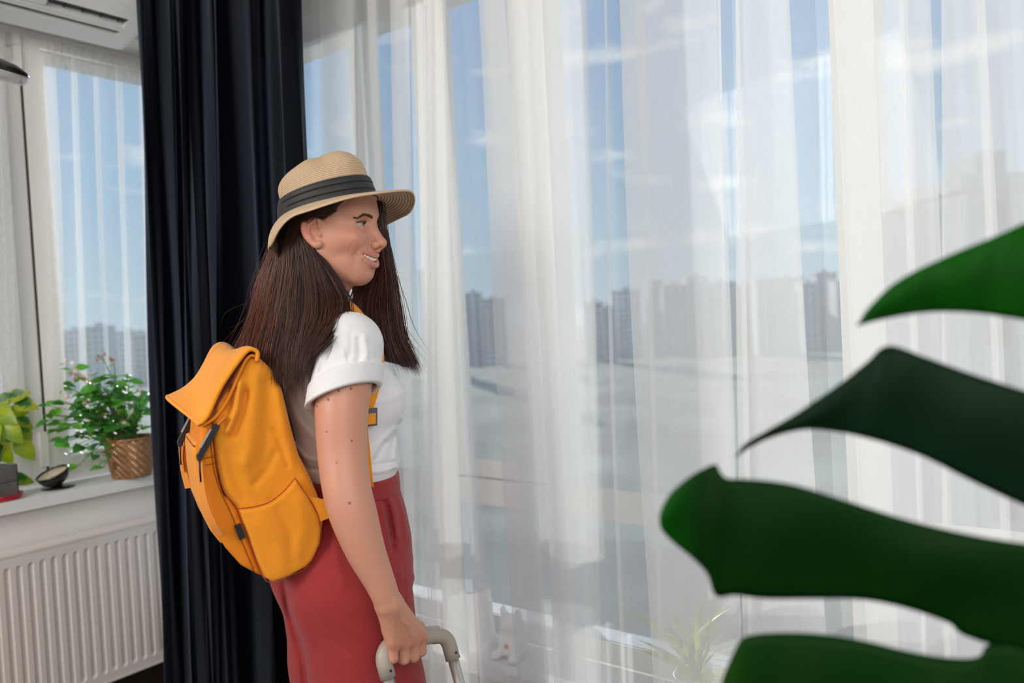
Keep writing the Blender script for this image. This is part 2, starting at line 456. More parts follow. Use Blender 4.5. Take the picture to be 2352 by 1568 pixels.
# ------------------------------------------------------------------ curtains
YS = 1.50                                   # plane of the long sheer curtain
M_sheer = sheer_mat('white_sheer', 0.31)
M_hem = sheer_mat('white_sheer_hem', 0.80)
def fold_sheet(name, ctrl, ytop, ybot, plane, z0, z1, material, parent, nz=30, sub=7, axis='y', jitter=0.004, flare=None):
    """a hung cloth: ctrl = fold edges (pixel x at image row ytop, pixel x at row ybot, depth offset);
    every edge becomes a straight hanging line on its own depth, the cloth runs smoothly from edge to edge"""
    lines = []
    for (a, b, dy) in ctrl:
        f = on_y if axis == 'y' else on_x
        p, q = f(a, ytop, plane+dy), f(b, ybot, plane+dy)
        lines.append((p, q, dy))
    n = (len(ctrl)-1)*sub + 1
    V = []
    ph = [random.uniform(0, 6.28) for _ in ctrl]
    for j in range(nz):
        z = z1 + (z0-z1)*j/(nz-1)
        row = []
        for k, (p, q, dy) in enumerate(lines):
            t = (z - p.z)/(q.z - p.z)
            u = (p.y if axis == 'x' else p.x) + ((q.y-p.y) if axis == 'x' else (q.x-p.x))*t
            u += jitter*math.sin(z*3.1+ph[k])
            row.append((u, dy + 0.006*math.sin(z*2.3+ph[k]*2)))
        for (u, dy) in spline(row, n):
            V.append((u, plane+dy, z) if axis == 'y' else (plane+dy, u, z))
    Fc = [(j*n+i, j*n+i+1, (j+1)*n+i+1, (j+1)*n+i) for j in range(nz-1) for i in range(n-1)]
    return mesh(name, V, Fc, material, parent)

# right-hand long sheer, from its hem beside the woman to beyond the frame
B = -0.035
ctrlB = [(976,990,.03),(1012,1056,.03),(1016,1060,.0),(980,998,B),(976,988,-.01),(1000,1030,.03),(1019,1108,.035),(1012,1080,.0),
 (1040,1120,-.01),(1070,1150,-.012),
 (1140,1230,.03),(1325,1362,.03),(1338,1368,.0),(1300,1330,-.02),(1110,1185,-.015),(1100,1176,-.03),(1130,1215,-.04),(1158,1242,-.03),(1150,1236,-.005),(1120,1210,.0),(1118,1200,.01),(1200,1262,.015),(1212,1275,-.005),(1196,1258,-.02),(1214,1290,-.045),(1262,1318,-.04),(1300,1345,-.02),(1338,1372,-.01),
 (1360,1395,.0),(1386,1416,.0),(1393,1425,-.012),(1387,1417,-.022),(1394,1432,-.025),
 (1426,1486,.02),(1470,1516,.02),(1466,1512,-.0),(1430,1488,-.03),(1424,1482,-.035),(1440,1500,-.045),
 (1530,1590,-.02),(1620,1672,.025),(1652,1692,.03),(1650,1690,.0),(1632,1664,-.02),(1478,1520,.0),(1474,1516,-.01),(1560,1620,-.035),(1640,1672,-.05),(1652,1692,-.045),
 (1668,1702,-.02),(1686,1710,.0),(1696,1724,.01),(1690,1716,-.005),(1686,1712,-.02),(1740,1790,.02),(1800,1874,.035),(1798,1870,.01),(1700,1730,-.01),(1698,1726,-.03),(1750,1800,-.05),(1800,1872,-.04),
 (1850,1920,-.01),(1920,1990,.01),(1995,2050,.035),(2071,2112,.04),(2068,2110,.0),(1925,1996,-.02),(1921,1992,-.04),(1990,2050,-.055),(2071,2114,-.05),(2100,2140,.0),(2137,2180,.02),(2134,2178,-.01),(2074,2116,-.02),(2072,2114,-.045),(2110,2150,-.055),(2140,2172,-.05),
 (2155,2176,-.01),(2170,2180,.02),(2250,2304,.035),(2251,2306,.0),(2172,2182,-.02),(2169,2178,-.04),(2210,2240,-.055),(2252,2306,-.05),
 (2300,2350,.01),(2360,2410,.03),(2358,2408,.0),(2256,2310,-.01),(2256,2312,-.03),(2320,2380,-.05),(2420,2480,-.02),(2500,2560,.03),(2600,2660,-.03),(2720,2770,.03),(2850,2900,-.02)]
sB = thing('sheer_curtain', (0.2, YS, 0.02), 'long white sheer curtain across the wide window behind the big leaf', 'curtain')
fold_sheet('cloth', ctrlB, 0, 1250, YS, 0.03, 2.86, M_sheer, sB)
hl, hq = on_y(976, 0, YS+.03), on_y(990, 1250, YS+.03)
def hemline(x_off, w, yo, name, par):
    V, Fc = [], []
    for j in range(20):
        z = 2.86 + (0.03-2.86)*j/19; t = (z-hl.z)/(hq.z-hl.z); x = hl.x + (hq.x-hl.x)*t
        V += [(x+x_off, YS+.03+yo, z), (x+x_off+w, YS+.03+yo-0.001, z)]
    for j in range(19): Fc.append((2*j, 2*j+1, 2*j+3, 2*j+2))
    return mesh(name, V, Fc, M_hem, par)
hemline(0.0, 0.006, -0.004, 'hem', sB)
# left-hand long sheer, between the navy curtain and the first one
ctrlA = [(640,650,-.03),(668,676,.02),(705,722,.0),(740,764,.02),(808,832,.025),(806,830,.0),(742,768,-.015),(738,762,-.03),(770,800,-.045),(812,838,-.03),
 (830,860,.01),(846,884,.02),(866,900,.02),(864,898,.0),(848,886,-.015),(868,902,-.03),
 (885,915,.0),(897,925,.02),(932,958,.02),(930,956,.0),(899,927,-.02),(912,940,-.04),(935,962,-.03),
 (948,968,.02),(973,986,.025),(971,984,.005),(954,966,-.01),(962,976,-.02),(992,1004,.0)]
sA = thing('sheer_curtain', (-1.6, YS, 0.02), 'narrower white sheer curtain between the navy velvet curtain and the next hem', 'curtain')
fold_sheet('cloth', ctrlA, 0, 1250, YS+0.07, 0.03, 2.86, M_sheer, sA)

# navy velvet curtain
M_velvet = mat('navy_velvet', (0.0010, 0.0016, 0.0036), 0.9, bump=(300, 0.2), vary=(3, 0.2))
vb = bsdf(M_velvet); vb.inputs['Sheen Weight'].default_value = 0.30; vb.inputs['Sheen Roughness'].default_value = 0.28
vb.inputs['Sheen Tint'].default_value = (0.55, 0.66, 0.95, 1); vb.inputs['Specular IOR Level'].default_value = 0.1
_n, _l = M_velvet.node_tree.nodes, M_velvet.node_tree.links            # thin enough to glow a little against the sun
_t = _n.new('ShaderNodeBsdfTranslucent'); _t.inputs[0].default_value = (0.10, 0.12, 0.26, 1); _x = _n.new('ShaderNodeMixShader'); _x.inputs[0].default_value = 0.014
_l.new(vb.outputs[0], _x.inputs[1]); _l.new(_t.outputs[0], _x.inputs[2]); _l.new(_x.outputs[0], _n['Material Output'].inputs[0])
ctrlD = [(318,380,.03),(313,372,.0),(318,378,-.03),(326,386,-.035),(334,396,-.02),(346,408,.03),(366,420,.045),(384,432,.01),(389,440,-.015),(393,444,.01),(399,450,.012),(406,462,-.02),(411,468,-.012),(418,474,.02),(427,482,-.01),(431,486,-.03),(440,494,-.01),(458,506,.04),(470,512,.0),(476,518,-.04),(484,526,-.035),(500,548,.02),(530,580,.045),(560,606,.0),(576,622,-.035),(586,632,-.02),(604,655,.03),(620,676,.0),(627,690,-.03),(645,715,-.045),(672,742,-.03),(688,756,.01),(694,760,.035),(680,748,.05)]
dC = thing('velvet_curtain', (-2.4, 1.36, 0.02), 'dark navy velvet curtain hanging in deep folds behind the woman', 'curtain')
fold_sheet('cloth', ctrlD, 0, 1450, 1.38, 0.015, 2.86, M_velvet, dC, nz=40, sub=8, jitter=0.009)

# ceiling track for the three long curtains
M_track = mat('white_track', (0.8, 0.8, 0.79), 0.4, vary=(4, 0.02))
tr = thing('curtain_track', (-0.3, 1.47, ZC-0.05), 'white double ceiling track carrying the navy and sheer curtains', 'curtain track')
box('rail', (WX+0.05, 1.35, ZC-0.035), (XR-0.05, 1.62, ZC), M_track, tr, 0.004)
box('channel', (WX+0.05, 1.37, ZC-0.075), (XR-0.05, 1.39, ZC-0.035), M_track, tr, 0.002)
box('channel', (WX+0.05, 1.49, ZC-0.075), (XR-0.05, 1.51, ZC-0.035), M_track, tr, 0.002)
box('channel', (WX+0.05, 1.56, ZC-0.075), (XR-0.05, 1.58, ZC-0.035), M_track, tr, 0.002)

# little gathered sheers on the side window sashes
M_sheer2 = sheer_mat('little_sheer', 0.26)
def sash_sheer(ctrl, y0, y1, label, zt):
    X = GX+0.058
    t = thing('sash_sheer_curtain', (X, (y0+y1)/2, LSILL+0.06), label, 'curtain', 'little gathered sheer curtains')
    tube('rod', [(X, y0-0.02, zt), (X, y1+0.02, zt)], 0.005, M_track, t, 10)
    c = fold_sheet('cloth', ctrl, 250, 800, X, LSILL+0.05, zt-0.012, M_sheer2, t, nz=30, sub=6, axis='x', jitter=0.003)
    # ruffled heading gathered tightly on the rod
    V = []; m = int((y1-y0)/0.0035); rr = random.Random(4)
    for j, z in enumerate((zt+0.040, zt+0.028, zt+0.008, zt, zt-0.012, zt-0.035, zt-0.06)):
        for i in range(m+1):
            k = (1.0, 0.9, 0.55, 0.5, 0.6, 0.85, 0.9)[j]
            V.append((X+0.004+k*0.010*math.sin(i*1.9+0.7*math.sin(i*0.37))+rr.uniform(-0.001, 0.001), y0+(y1-y0)*i/m+0.004*math.sin(i*0.9+j*0.5), z+(rr.uniform(-0.004, 0.004) if j in (0, 6) else 0)))
    Fc = [(j*(m+1)+i, j*(m+1)+i+1, (j+1)*(m+1)+i+1, (j+1)*(m+1)+i) for j in range(6) for i in range(m)]
    mesh('heading', V, Fc, M_sheer2, t)
    return t
zt_ = LHEAD-0.075
b_ = 0.013
def zfold(a0, a1, b0, b1, d=b_):
    """a pleat laid flat: three layers between edge a and edge b"""
    return [(b0-1, b1-1, -d), (b0, b1, -d*0.4), (a0+1, a1+1, 0.0), (a0, a1, d*0.4), (a0+3, a1+3, d)]
cR = [(103, 118, d_) for d_ in (-b_, )]+[(128, 146, -b_), (129, 147, 0), (106, 120, 0), (104, 119, b_), (126, 143, b_), (136, 152, 0)]+zfold(168, 182, 178, 194)+[(198, 214, 0)]+zfold(218, 238, 227, 247)+[(248, 266, 0)]+zfold(268, 288, 280, 299)+[(300, 318, 0)]+zfold(322, 338, 333, 349)+[(350, 368, 0), (380, 395, .01)]
sash_sheer(cR, on_x(104, 130, GX+.058).y, on_x(330, 160, GX+.058).y+0.10, 'gathered white sheer on the side window sash above the bronze pot', zt_)
cL = [(-200, -185, 0)]+zfold(-150, -138, -138, -126)+[(-110, -98, 0)]+zfold(-80, -66, -62, -50)+[(-45, -30, 0)]+zfold(-30, -18, -12, -2)+[(-4, 6, 0)]+[(14, 34, -b_), (15, 36, 0), (2, 20, 0), (1, 19, b_), (13, 34, b_)]
sash_sheer(cL, on_x(-200, 130, GX+.058).y, on_x(14, 130, GX+.058).y, 'gathered white sheer on the sash above the yellow-green plant', zt_)
# ------------------------------------------------------------------ modelling by distance fields (one continuous skin per body or garment)
def vec(p): return np.array([p[0], p[1], p[2]], float)
CAMI = np.array(CAMM.inverted())
def to_px(p):
    q = p @ CAMI[:3, :3].T + CAMI[:3, 3]
    return CX + FPX*q[:, 0]/-q[:, 2], CY - FPX*q[:, 1]/-q[:, 2], -q[:, 2]
class Field:
    def __init__(s): s.ops = []
    def add(s, f, op, k, c, r): s.ops.append((f, op, k, None if c is None else vec(c), r))
    def cap(s, a, b, ra, rb=None, k=0.01, op='u'):
        a, b = vec(a), vec(b); rb = ra if rb is None else rb; ba = b-a; L = max(ba@ba, 1e-12)
        def f(p):
            t = np.clip(((p-a)@ba)/L, 0, 1)
            return np.linalg.norm(p-a-t[:, None]*ba, axis=1) - (ra+(rb-ra)*t)
        s.add(f, op, k, (a+b)/2, math.sqrt(L)/2+max(ra, rb)); return s
    def chain(s, pts, radii, k=0.01, op='u'):
        for i in range(len(pts)-1): s.cap(pts[i], pts[i+1], radii[i], radii[i+1], k, op)
        return s
    def ell(s, c, r, R=None, k=0.02, op='u'):
        c = vec(c); r = np.array(r, float) if hasattr(r, '__len__') else np.array([r]*3, float)
        M = np.eye(3) if R is None else np.array(R)          # columns = local axes in world
        def f(p):
            q = (p-c)@M; k0 = np.linalg.norm(q/r, axis=1); k1 = np.linalg.norm(q/(r*r), axis=1)
            return np.where(k0 < 1e-6, -r.min(), k0*(k0-1)/np.maximum(k1, 1e-9))
        s.add(f, op, k, c, r.max()); return s
    def bump(s, c, r, amp, R=None):
        c = vec(c); r = np.array(r, float) if hasattr(r, '__len__') else np.array([r]*3, float)
        M = np.eye(3) if R is None else np.array(R)
        def f(p):
            q = ((p-c)@M)/r
            return amp*np.exp(-(q*q).sum(1))
        s.add(f, 'b', 0, c, r.max()*2.4); return s
    def ridge(s, pts, w, amp, dmin=0, dmax=9):
        """raised (amp>0) or sunk fold along a line given by the pixels it is seen at, w = half width in pixels"""
        pts = [np.array(q, float) for q in pts]
        def f(p):
            x, y, d = to_px(p); best = np.full(len(p), 1e9)
            for a, b in zip(pts[:-1], pts[1:]):
                ba = b-a; L = ba@ba; t = np.clip(((x-a[0])*ba[0]+(y-a[1])*ba[1])/L, 0, 1)
                dd = np.hypot(x-a[0]-t*ba[0], y-a[1]-t*ba[1]); best = np.minimum(best, dd)
            return amp*np.exp(-(best/w)**2)*((d > dmin) & (d < dmax))
        s.add(f, 'b', 0, None, 0); return s
    def custom(s, f, op, k=0.005, c=None, r=0): s.add(f, op, k, c, r); return s
    def ev(s, p, ops=None):
        d = np.full(len(p), 1e3)
        for (f, op, k, c, r) in (s.ops if ops is None else ops):
            v = f(p)
            if op == 'u':
                h = np.clip(0.5+0.5*(d-v)/k, 0, 1); d = d*(1-h)+v*h-k*h*(1-h)
            elif op == 's':
                v = -v; h = np.clip(0.5-0.5*(d-v)/k, 0, 1); d = d*(1-h)+v*h+k*h*(1-h)
            elif op == 'i':
                h = np.clip(0.5-0.5*(d-v)/k, 0, 1); d = d*(1-h)+v*h+k*h*(1-h)
            else: d = d-v
        return d
    def grad(s, p, e=4e-4):
        g = np.zeros_like(p)
        for a in range(3):
            o = np.zeros(3); o[a] = e; g[:, a] = (s.ev(p+o)-s.ev(p-o))/(2*e)
        return g/np.maximum(np.linalg.norm(g, axis=1), 1e-6)[:, None]
    def snap(s, p, off=0.0, it=5):
        p = np.array(p, float)
        for _ in range(it): p = p - s.grad(p)*(s.ev(p)-off)[:, None]
        return p
    def build(s, lo, hi, h, smooth=2):
        lo, hi = vec(lo), vec(hi); N = np.ceil((hi-lo)/h).astype(int)+1
        G = np.full(N, 1.0, np.float32); Bk = 20
        nb = (N+Bk-1)//Bk; hd = h*Bk*math.sqrt(3)/2
        cen = np.array([[i, j, k] for i in range(nb[0]) for j in range(nb[1]) for k in range(nb[2])])
        cp = lo+(cen*Bk+Bk/2)*h; dc = s.ev(cp)
        for (ci, c, d0) in zip(cen, cp, dc):
            i0 = ci*Bk; i1 = np.minimum(i0+Bk, N); sl = tuple(slice(a, b) for a, b in zip(i0, i1))
            if abs(d0) > hd*1.35+0.012: G[sl] = d0; continue
            ops = [o for o in s.ops if o[3] is None or o[1] in 'i' or np.linalg.norm(c-o[3]) < o[4]+hd*2+0.05]
            if not ops: G[sl] = d0; continue
            ax = [lo[a]+np.arange(i0[a], i1[a])*h for a in range(3)]
            g = np.stack(np.meshgrid(*ax, indexing='ij'), -1).reshape(-1, 3)
            G[sl] = s.ev(g, ops).reshape(G[sl].shape)
        V, Q = surface_nets(G, lo, h)
        for _ in range(smooth):
            for lam in (0.5, -0.52):
                acc = np.zeros_like(V); cnt = np.zeros(len(V))
                for a, b in ((0, 1), (1, 2), (2, 3), (3, 0)):
                    np.add.at(acc, Q[:, a], V[Q[:, b]]); np.add.at(acc, Q[:, b], V[Q[:, a]])
                    np.add.at(cnt, Q[:, a], 1); np.add.at(cnt, Q[:, b], 1)
                V = V+lam*(acc/np.maximum(cnt, 1)[:, None]-V)
        return V, Q
def surface_nets(G, lo, h):
    S = G < 0
    n = np.array(G.shape)-1
    cnt = np.zeros(n, np.int8)
    off = [(i, j, k) for i in (0, 1) for j in (0, 1) for k in (0, 1)]
    for o in off: cnt += S[o[0]:o[0]+n[0], o[1]:o[1]+n[1], o[2]:o[2]+n[2]]
    act = (cnt > 0) & (cnt < 8)
    idx = np.argwhere(act); ids = np.full(n, -1, np.int64); ids[act] = np.arange(len(idx))
    acc = np.zeros((len(idx), 3)); num = np.zeros(len(idx))
    for a in off:
        for ax in range(3):
            if a[ax]: continue
            b = list(a); b[ax] = 1
            va = G[idx[:, 0]+a[0], idx[:, 1]+a[1], idx[:, 2]+a[2]].astype(float)
            vb = G[idx[:, 0]+b[0], idx[:, 1]+b[1], idx[:, 2]+b[2]].astype(float)
            m = (va < 0) != (vb < 0); t = np.where(m, va/np.where(m, va-vb, 1), 0)
            pos = np.tile(np.array(a, float), (len(idx), 1)); pos[:, ax] = t
            acc[m] += pos[m]; num[m] += 1
    V = lo+(idx+acc/np.maximum(num, 1)[:, None])*h
    Q = []
    for ax in range(3):
        u, v = (ax+1) % 3, (ax+2) % 3
        A = np.take(S, np.arange(0, G.shape[ax]-1), ax); Bm = np.take(S, np.arange(1, G.shape[ax]), ax)
        e = np.argwhere(A != Bm)
        e = e[(e[:, u] > 0) & (e[:, v] > 0) & (e[:, u] < G.shape[u]-1) & (e[:, v] < G.shape[v]-1)]
        if not len(e): continue
        inside = S[e[:, 0], e[:, 1], e[:, 2]]
        def cell(du, dv):
            c = e.copy(); c[:, u] -= du; c[:, v] -= dv
            return ids[c[:, 0], c[:, 1], c[:, 2]]
        q = np.stack([cell(1, 1), cell(0, 1), cell(0, 0), cell(1, 0)], 1)
        q[~inside] = q[~inside][:, ::-1]
        Q.append(q)
    Q = np.vstack(Q); Q = Q[(Q >= 0).all(1)]
    return V, Q
def merge_nets(*parts):
    V = np.vstack([p[0] for p in parts]); o = 0; Q = []
    for v, q in parts: Q.append(q+o); o += len(v)
    return V, np.vstack(Q)
def paint(o, colors, name='tint'):
    a = o.data.color_attributes.new(name, 'FLOAT_COLOR', 'POINT')
    c = np.ones((len(o.data.vertices), 4), np.float32); c[:, :3] = colors
    a.data.foreach_set('color', c.ravel())
def tinted(m, name='tint'):
    n, l = m.node_tree.nodes, m.node_tree.links
    a = n.new('ShaderNodeAttribute'); a.attribute_name = name
    l.new(a.outputs['Color'], bsdf(m).inputs['Base Color'])
    return m
# ------------------------------------------------------------------ the woman
RT = np.array([math.cos(YAW), math.sin(YAW), 0.0]); FW = np.array([-math.sin(YAW), math.cos(YAW), 0.0]); UP = np.array([0, 0, 1.0])
def head_axes(deg, pitch=0.0):
    a = math.radians(deg); h = math.cos(a)*RT+math.sin(a)*FW; l = np.cross(UP, h)
    q = math.radians(pitch); f = h*math.cos(q)+UP*math.sin(q); u = np.cross(f, l)
    return np.stack([f, l, u], 1)                            # columns forward, left, up
HB = head_axes(27)                                           # body heading
HH = head_axes(-15, 3)                                       # head heading
waist = vec(P(804, 1095, 1.62)); B0 = np.array([waist[0], waist[1], 0.0])
def BF(f, l, z): return B0+HB@np.array([f*1.03, l*1.03, 0.0])+np.array([0, 0, z])
nose_tip = vec(P(887, 557, 1.515)); H0 = nose_tip-HH@np.array([0.112, 0, -0.044])
def HF(x, y, z): return H0+HH@np.array([x, y, z])
person = thing('person', tuple(B0), 'woman in white tee, rust trousers and straw hat smiling toward the window', 'person')
PX = lambda *a: vec(P(*a))

# --- right arm and the hand closed on the suitcase grip
HO = -0.062                                                    # how far the hand is held out from the hip
PH = lambda x, y, d: PX(x, y, d+HO)
GR0, GR1 = PH(874, 1489, 1.472), PH(1024, 1451, 1.578)
grip_dir = (GR1-GR0)/np.linalg.norm(GR1-GR0)
def arm_field(F):
    ap = spline([(806, 800, 1.455, .050), (786, 925, 1.422, .0465), (787, 1040, 1.408, .0425), (797, 1125, 1.392, .0400), (813, 1185, 1.387, .0388), (839, 1262, 1.386, .0325), (872, 1335, 1.388, .0246), (890, 1378, 1.391, .0204)], 40)
    F.chain([PX(*q[:3]) for q in ap], [q[3] for q in ap], k=0.006)
    F.bump(PH(790, 1150, 1.37), 0.02, 0.003); F.bump(PH(872, 1372, 1.44), 0.010, 0.0035)
    wr = PH(892, 1384, 1.454)
    mcp = [PH(903, 1478, 1.468), PH(927, 1477, 1.484), PH(950, 1470, 1.500), PH(968, 1459, 1.517)]
    pip = [PH(903, 1511, 1.470), PH(928, 1513, 1.486), PH(950, 1507, 1.502), PH(967, 1495, 1.518)]
    rad = [0.0092, 0.0100, 0.0103, 0.0100]
    rot = lambda a, n: a
    cent = []
    for i, (m_, p_) in enumerate(zip(mcp, pip)):
        # point of the bar nearest to this finger
        t = (m_-GR0)@grip_dir; g = GR0+grip_dir*t; cent.append(g)
    base = [wr+(PH(884, 1392, 1.456)-wr)*1.0, PH(890, 1390, 1.452), PH(898, 1388, 1.454), PH(906, 1388, 1.460)]
    for i in range(4):
        F.cap(base[i], mcp[i], 0.0165, 0.0128 if i else 0.0118, k=0.012)
    F.cap(PH(896, 1440, 1.475), PH(945, 1440, 1.505), 0.013, 0.013, k=0.015)
    for i in range(4):
        F.bump(mcp[i]+np.array([0, 0, 0.004])-FW*0.008, 0.0085, 0.0028)
    for i in range(4):
        g = cent[i]; away = FW-grip_dir*(FW@grip_dir); away /= np.linalg.norm(away)
        dn = np.cross(grip_dir, away); dn = dn if dn[2] < 0 else -dn
        q_ = (0.55, 0.85, 1, 1)[i]; dip = g+away*0.007*q_+dn*0.0245; tip = g+away*0.0235*q_+dn*0.0125
        F.cap(mcp[i], pip[i], rad[i]+0.0008, rad[i], k=0.0035)
        F.cap(pip[i], dip, rad[i], rad[i]*0.92, k=0.0035)
        F.cap(dip, tip, rad[i]*0.9, rad[i]*0.78, k=0.003)
    g = GR0+grip_dir*((mcp[3]-GR0)@grip_dir+0.004)
    F.chain([PH(908, 1400, 1.475), PH(938, 1428, 1.515), g+FW*0.026+np.array([0, 0, 0.012]), g+FW*0.024-grip_dir*0.012-np.array([0, 0, 0.018])], [0.016, 0.014, 0.0105, 0.0085], k=0.008)
    # tendons, veins and creases between the knuckles
    F.ridge([(906, 1395), (903, 1470)], 4, 0.0008, 1.25, 1.45); F.ridge([(912, 1400), (926, 1468)], 4, 0.0010, 1.25, 1.45)
    F.ridge([(915, 1395), (922, 1425), (940, 1440), (945, 1462)], 3.2, 0.0016, 1.25, 1.46); F.ridge([(905, 1378), (912, 1390)], 3, 0.0012, 1.3, 1.5)
    F.ridge([(908, 1372), (918, 1392)], 3, 0.0010, 1.3, 1.5)

# --- head
EYX, EYY, EYZ = 0.0700, 0.0290, -0.0070
MW = 0.0365
MZ = lambda y: -0.0745+11.5*y*y
MH = lambda y: 0.0054*math.sqrt(max(0.015, 1-(y/MW)**2))
MT = lambda y: 0.0017+0.0024*max(0, 1-(y/MW)**2)
def head_field(F):
    E = lambda c, r, k=0.02, op='u': F.ell(HF(*c), r, HH, k, op)
    C = lambda a, b, ra, rb=None, k=0.01, op='u': F.cap(HF(*a), HF(*b), ra, rb, k, op)
    Bm = lambda c, r, amp: F.bump(HF(*c), r, amp, HH)
    E((-0.010, 0, 0.034), (0.092, 0.074, 0.080))
    E((0.040, 0, 0.030), (0.052, 0.060, 0.060), 0.03)
    E((0.034, 0, -0.034), (0.054, 0.055, 0.070), 0.03)
    E((0.016, 0, -0.070), (0.050, 0.046, 0.038), 0.03)
    E((0.0505, 0, -0.069), (0.033, 0.0275, 0.030), 0.02)
    E((0.0520, 0, -0.0965), (0.0185, 0.021, 0.0165), 0.02)
    for s in (-1, 1):
        C((-0.004, s*0.052, -0.056), (0.045, s*0.014, -0.096), 0.016, 0.014, 0.025)
        E((0.052, s*0.039, -0.034), (0.027, 0.021, 0.021), 0.02)
        E((0.010, s*0.052, -0.025), (0.04, 0.016, 0.03), 0.02)
        C((0.078, s*0.008, 0.017), (0.066, s*0.040, 0.020), 0.010, 0.010, 0.018)
    C((-0.018, 0, -0.06), (-0.058, 0, -0.20), 0.045, 0.046, 0.028)          # neck
    # sockets
    for s in (-1, 1):
        F.ell(HF(0.0905, s*0.0315, -0.0065), (0.0150, 0.0185, 0.0120), HH, 0.010, 's')
    # nose
    C((0.081, 0, 0.000), (0.1005, 0, -0.041), 0.0075, 0.0092, 0.010)
    E((0.1025, 0, -0.0445), (0.0098, 0.0092, 0.0085), 0.006)
    for s in (-1, 1):
        E((0.0925, s*0.0125, -0.0475), (0.0098, 0.0066, 0.0078), 0.006)
    C((0.1, 0, -0.050), (0.0935, 0, -0.0565), 0.0055, 0.006, 0.004)
    for s in (-1, 1):
        F.ell(HF(0.0985, s*0.0072, -0.0545), (0.0062, 0.0030, 0.0040), HH, 0.003, 's')
        Bm((0.083, s*0.0185, -0.050), (0.006, 0.004, 0.008), -0.0022)
    # muzzle lifted by the smile, creases from nose to mouth corner and beside it
    Bm((0.092, 0, -0.060), (0.010, 0.004, 0.008), -0.0012)
    for s in (-1, 1):
        Bm((0.066, s*0.043, -0.034), (0.016, 0.014, 0.014), 0.0045)
        Bm((0.060, s*0.0385, -0.062), (0.012, 0.008, 0.013), -0.0012)
        Bm((0.050, s*0.050, -0.058), (0.012, 0.012, 0.012), -0.0012)
    F.ridge([(801, 577), (806, 562), (814, 553)], 3.2, -0.0004, 1.3, 1.5)
    F.ridge([(797, 577), (802, 562), (809, 553)], 4.0, 0.0004, 1.3, 1.5)
    F.ridge([(844, 560), (830, 570), (818, 584), (814, 604)], 7.0, -0.0010, 1.3, 1.5)
    Bm((0.076, 0, -0.0955), (0.010, 0.018, 0.006), -0.0028)
    # mouth opening, then lips around it, both laid on the face as it stands so far
    base_ops = list(F.ops)
    def surf_x(y, z):
        xs = np.linspace(0.115, 0.035, 161)
        pts = H0+np.stack([xs, np.full(161, y), np.full(161, z)], 1)@HH.T
        v = F.ev(pts, base_ops); k = int(np.argmax(v < 0)); return xs[k]
    ys = np.linspace(-MW, MW, 13)
    up = [(surf_x(y, MZ(y)+MH(y)), y, MZ(y)+MH(y)) for y in ys]
    md = [(surf_x(y, MZ(y)), y, MZ(y)) for y in ys]
    lw = [(surf_x(y, MZ(y)-MH(y)*1.2), y, MZ(y)-MH(y)*1.2) for y in ys]
    for i in range(12):
        ra, rb = MH(ys[i]), MH(ys[i+1])
        for dx in (0.001, -0.006, -0.012):
            C((md[i][0]+dx, ys[i], md[i][2]-0.1*ra), (md[i+1][0]+dx, ys[i+1], md[i+1][2]-0.1*rb), ra, rb, 0.002, 's')
    for i in range(12):
        t0, t1 = MT(ys[i]), MT(ys[i+1])
        o = lambda q, t, dz: (q[0]-0.0022+0.1*t, q[1], q[2]+dz*t)
        C(o(up[i], t0, 0.85), o(up[i+1], t1, 0.85), t0, t1, 0.0035); C(o(lw[i], t0, -0.95), o(lw[i+1], t1, -0.95), t0*1.2, t1*1.2, 0.0035)
    F.lip = (np.array(ys), np.array([q[0] for q in md]))
    # eyes: hollow for the ball, then lids with an almond opening
    for s in (-1, 1):
        ec = HF(EYX, s*EYY, EYZ)
        F.ell(ec, 0.0127, None, 0.004, 's')
        ed = HH@np.array([math.cos(math.radians(16)), s*math.sin(math.radians(16)), 0.02]); ed /= np.linalg.norm(ed)
        et = np.cross(HH[:, 2], ed); eu = np.cross(ed, et)
        def lid(p, ec=ec, ed=ed, et=et, eu=eu):
            q = p-ec; t = q@et; v = q@eu; w = q@ed
            sph = np.maximum(np.linalg.norm(q, axis=1)-0.0142, -(np.linalg.norm(q, axis=1)-0.0122))
            upc = 0.0034*(1-(t/0.0142)**2); lo_ = -0.0036*(1-(t/0.0142)**2)
            alm = np.maximum(np.maximum(v-upc, lo_-v), -w)
            return np.maximum(np.maximum(sph, -alm), -w-0.004)
        F.custom(lid, 'u', 0.0022, ec, 0.016)
        F.bump(ec+ed*0.012+eu*0.0092, (0.003, 0.013, 0.0016), -0.0012, np.stack([ed, et, eu], 1))
    # ears
    for s in (-1, 1):
        e3 = lambda x, y, z: HF(0.005+0.88*x, s*(y-0.001), -0.001+0.88*z)
        F.ell(e3(-0.006, 0.074, -0.014), (0.0155, 0.0055, 0.026), HH@np.array(Matrix.Rotation(s*math.radians(-20), 3, 'Z')), 0.006)
        hel = [(0.006, 0.0735, -0.012), (0.0105, 0.0755, 0.004), (0.004, 0.0785, 0.0135), (-0.009, 0.0815, 0.0145), (-0.0195, 0.0845, 0.005), (-0.0235, 0.0850, -0.010), (-0.0195, 0.0825, -0.026), (-0.010, 0.0785, -0.038), (-0.001, 0.0755, -0.045), (0.0055, 0.0725, -0.042)]
        hl_ = spline(hel, 28); rl_ = np.interp(np.linspace(0, 9, 28), range(10), [0.0024, 0.0026, 0.0029, 0.0031, 0.0032, 0.0032, 0.0034, 0.0042, 0.0060, 0.0050])
        F.chain([e3(*q) for q in hl_], rl_, 0.0045)
        al_ = spline([(-0.001, 0.0790, 0.005), (-0.0105, 0.0815, -0.002), (-0.0135, 0.0815, -0.016), (-0.007, 0.0790, -0.029)], 12)
        F.chain([e3(*q) for q in al_], [0.0026]*12, 0.006)
        F.ell(e3(0.0060, 0.0755, -0.022), (0.0045, 0.0040, 0.0065), HH, 0.005)
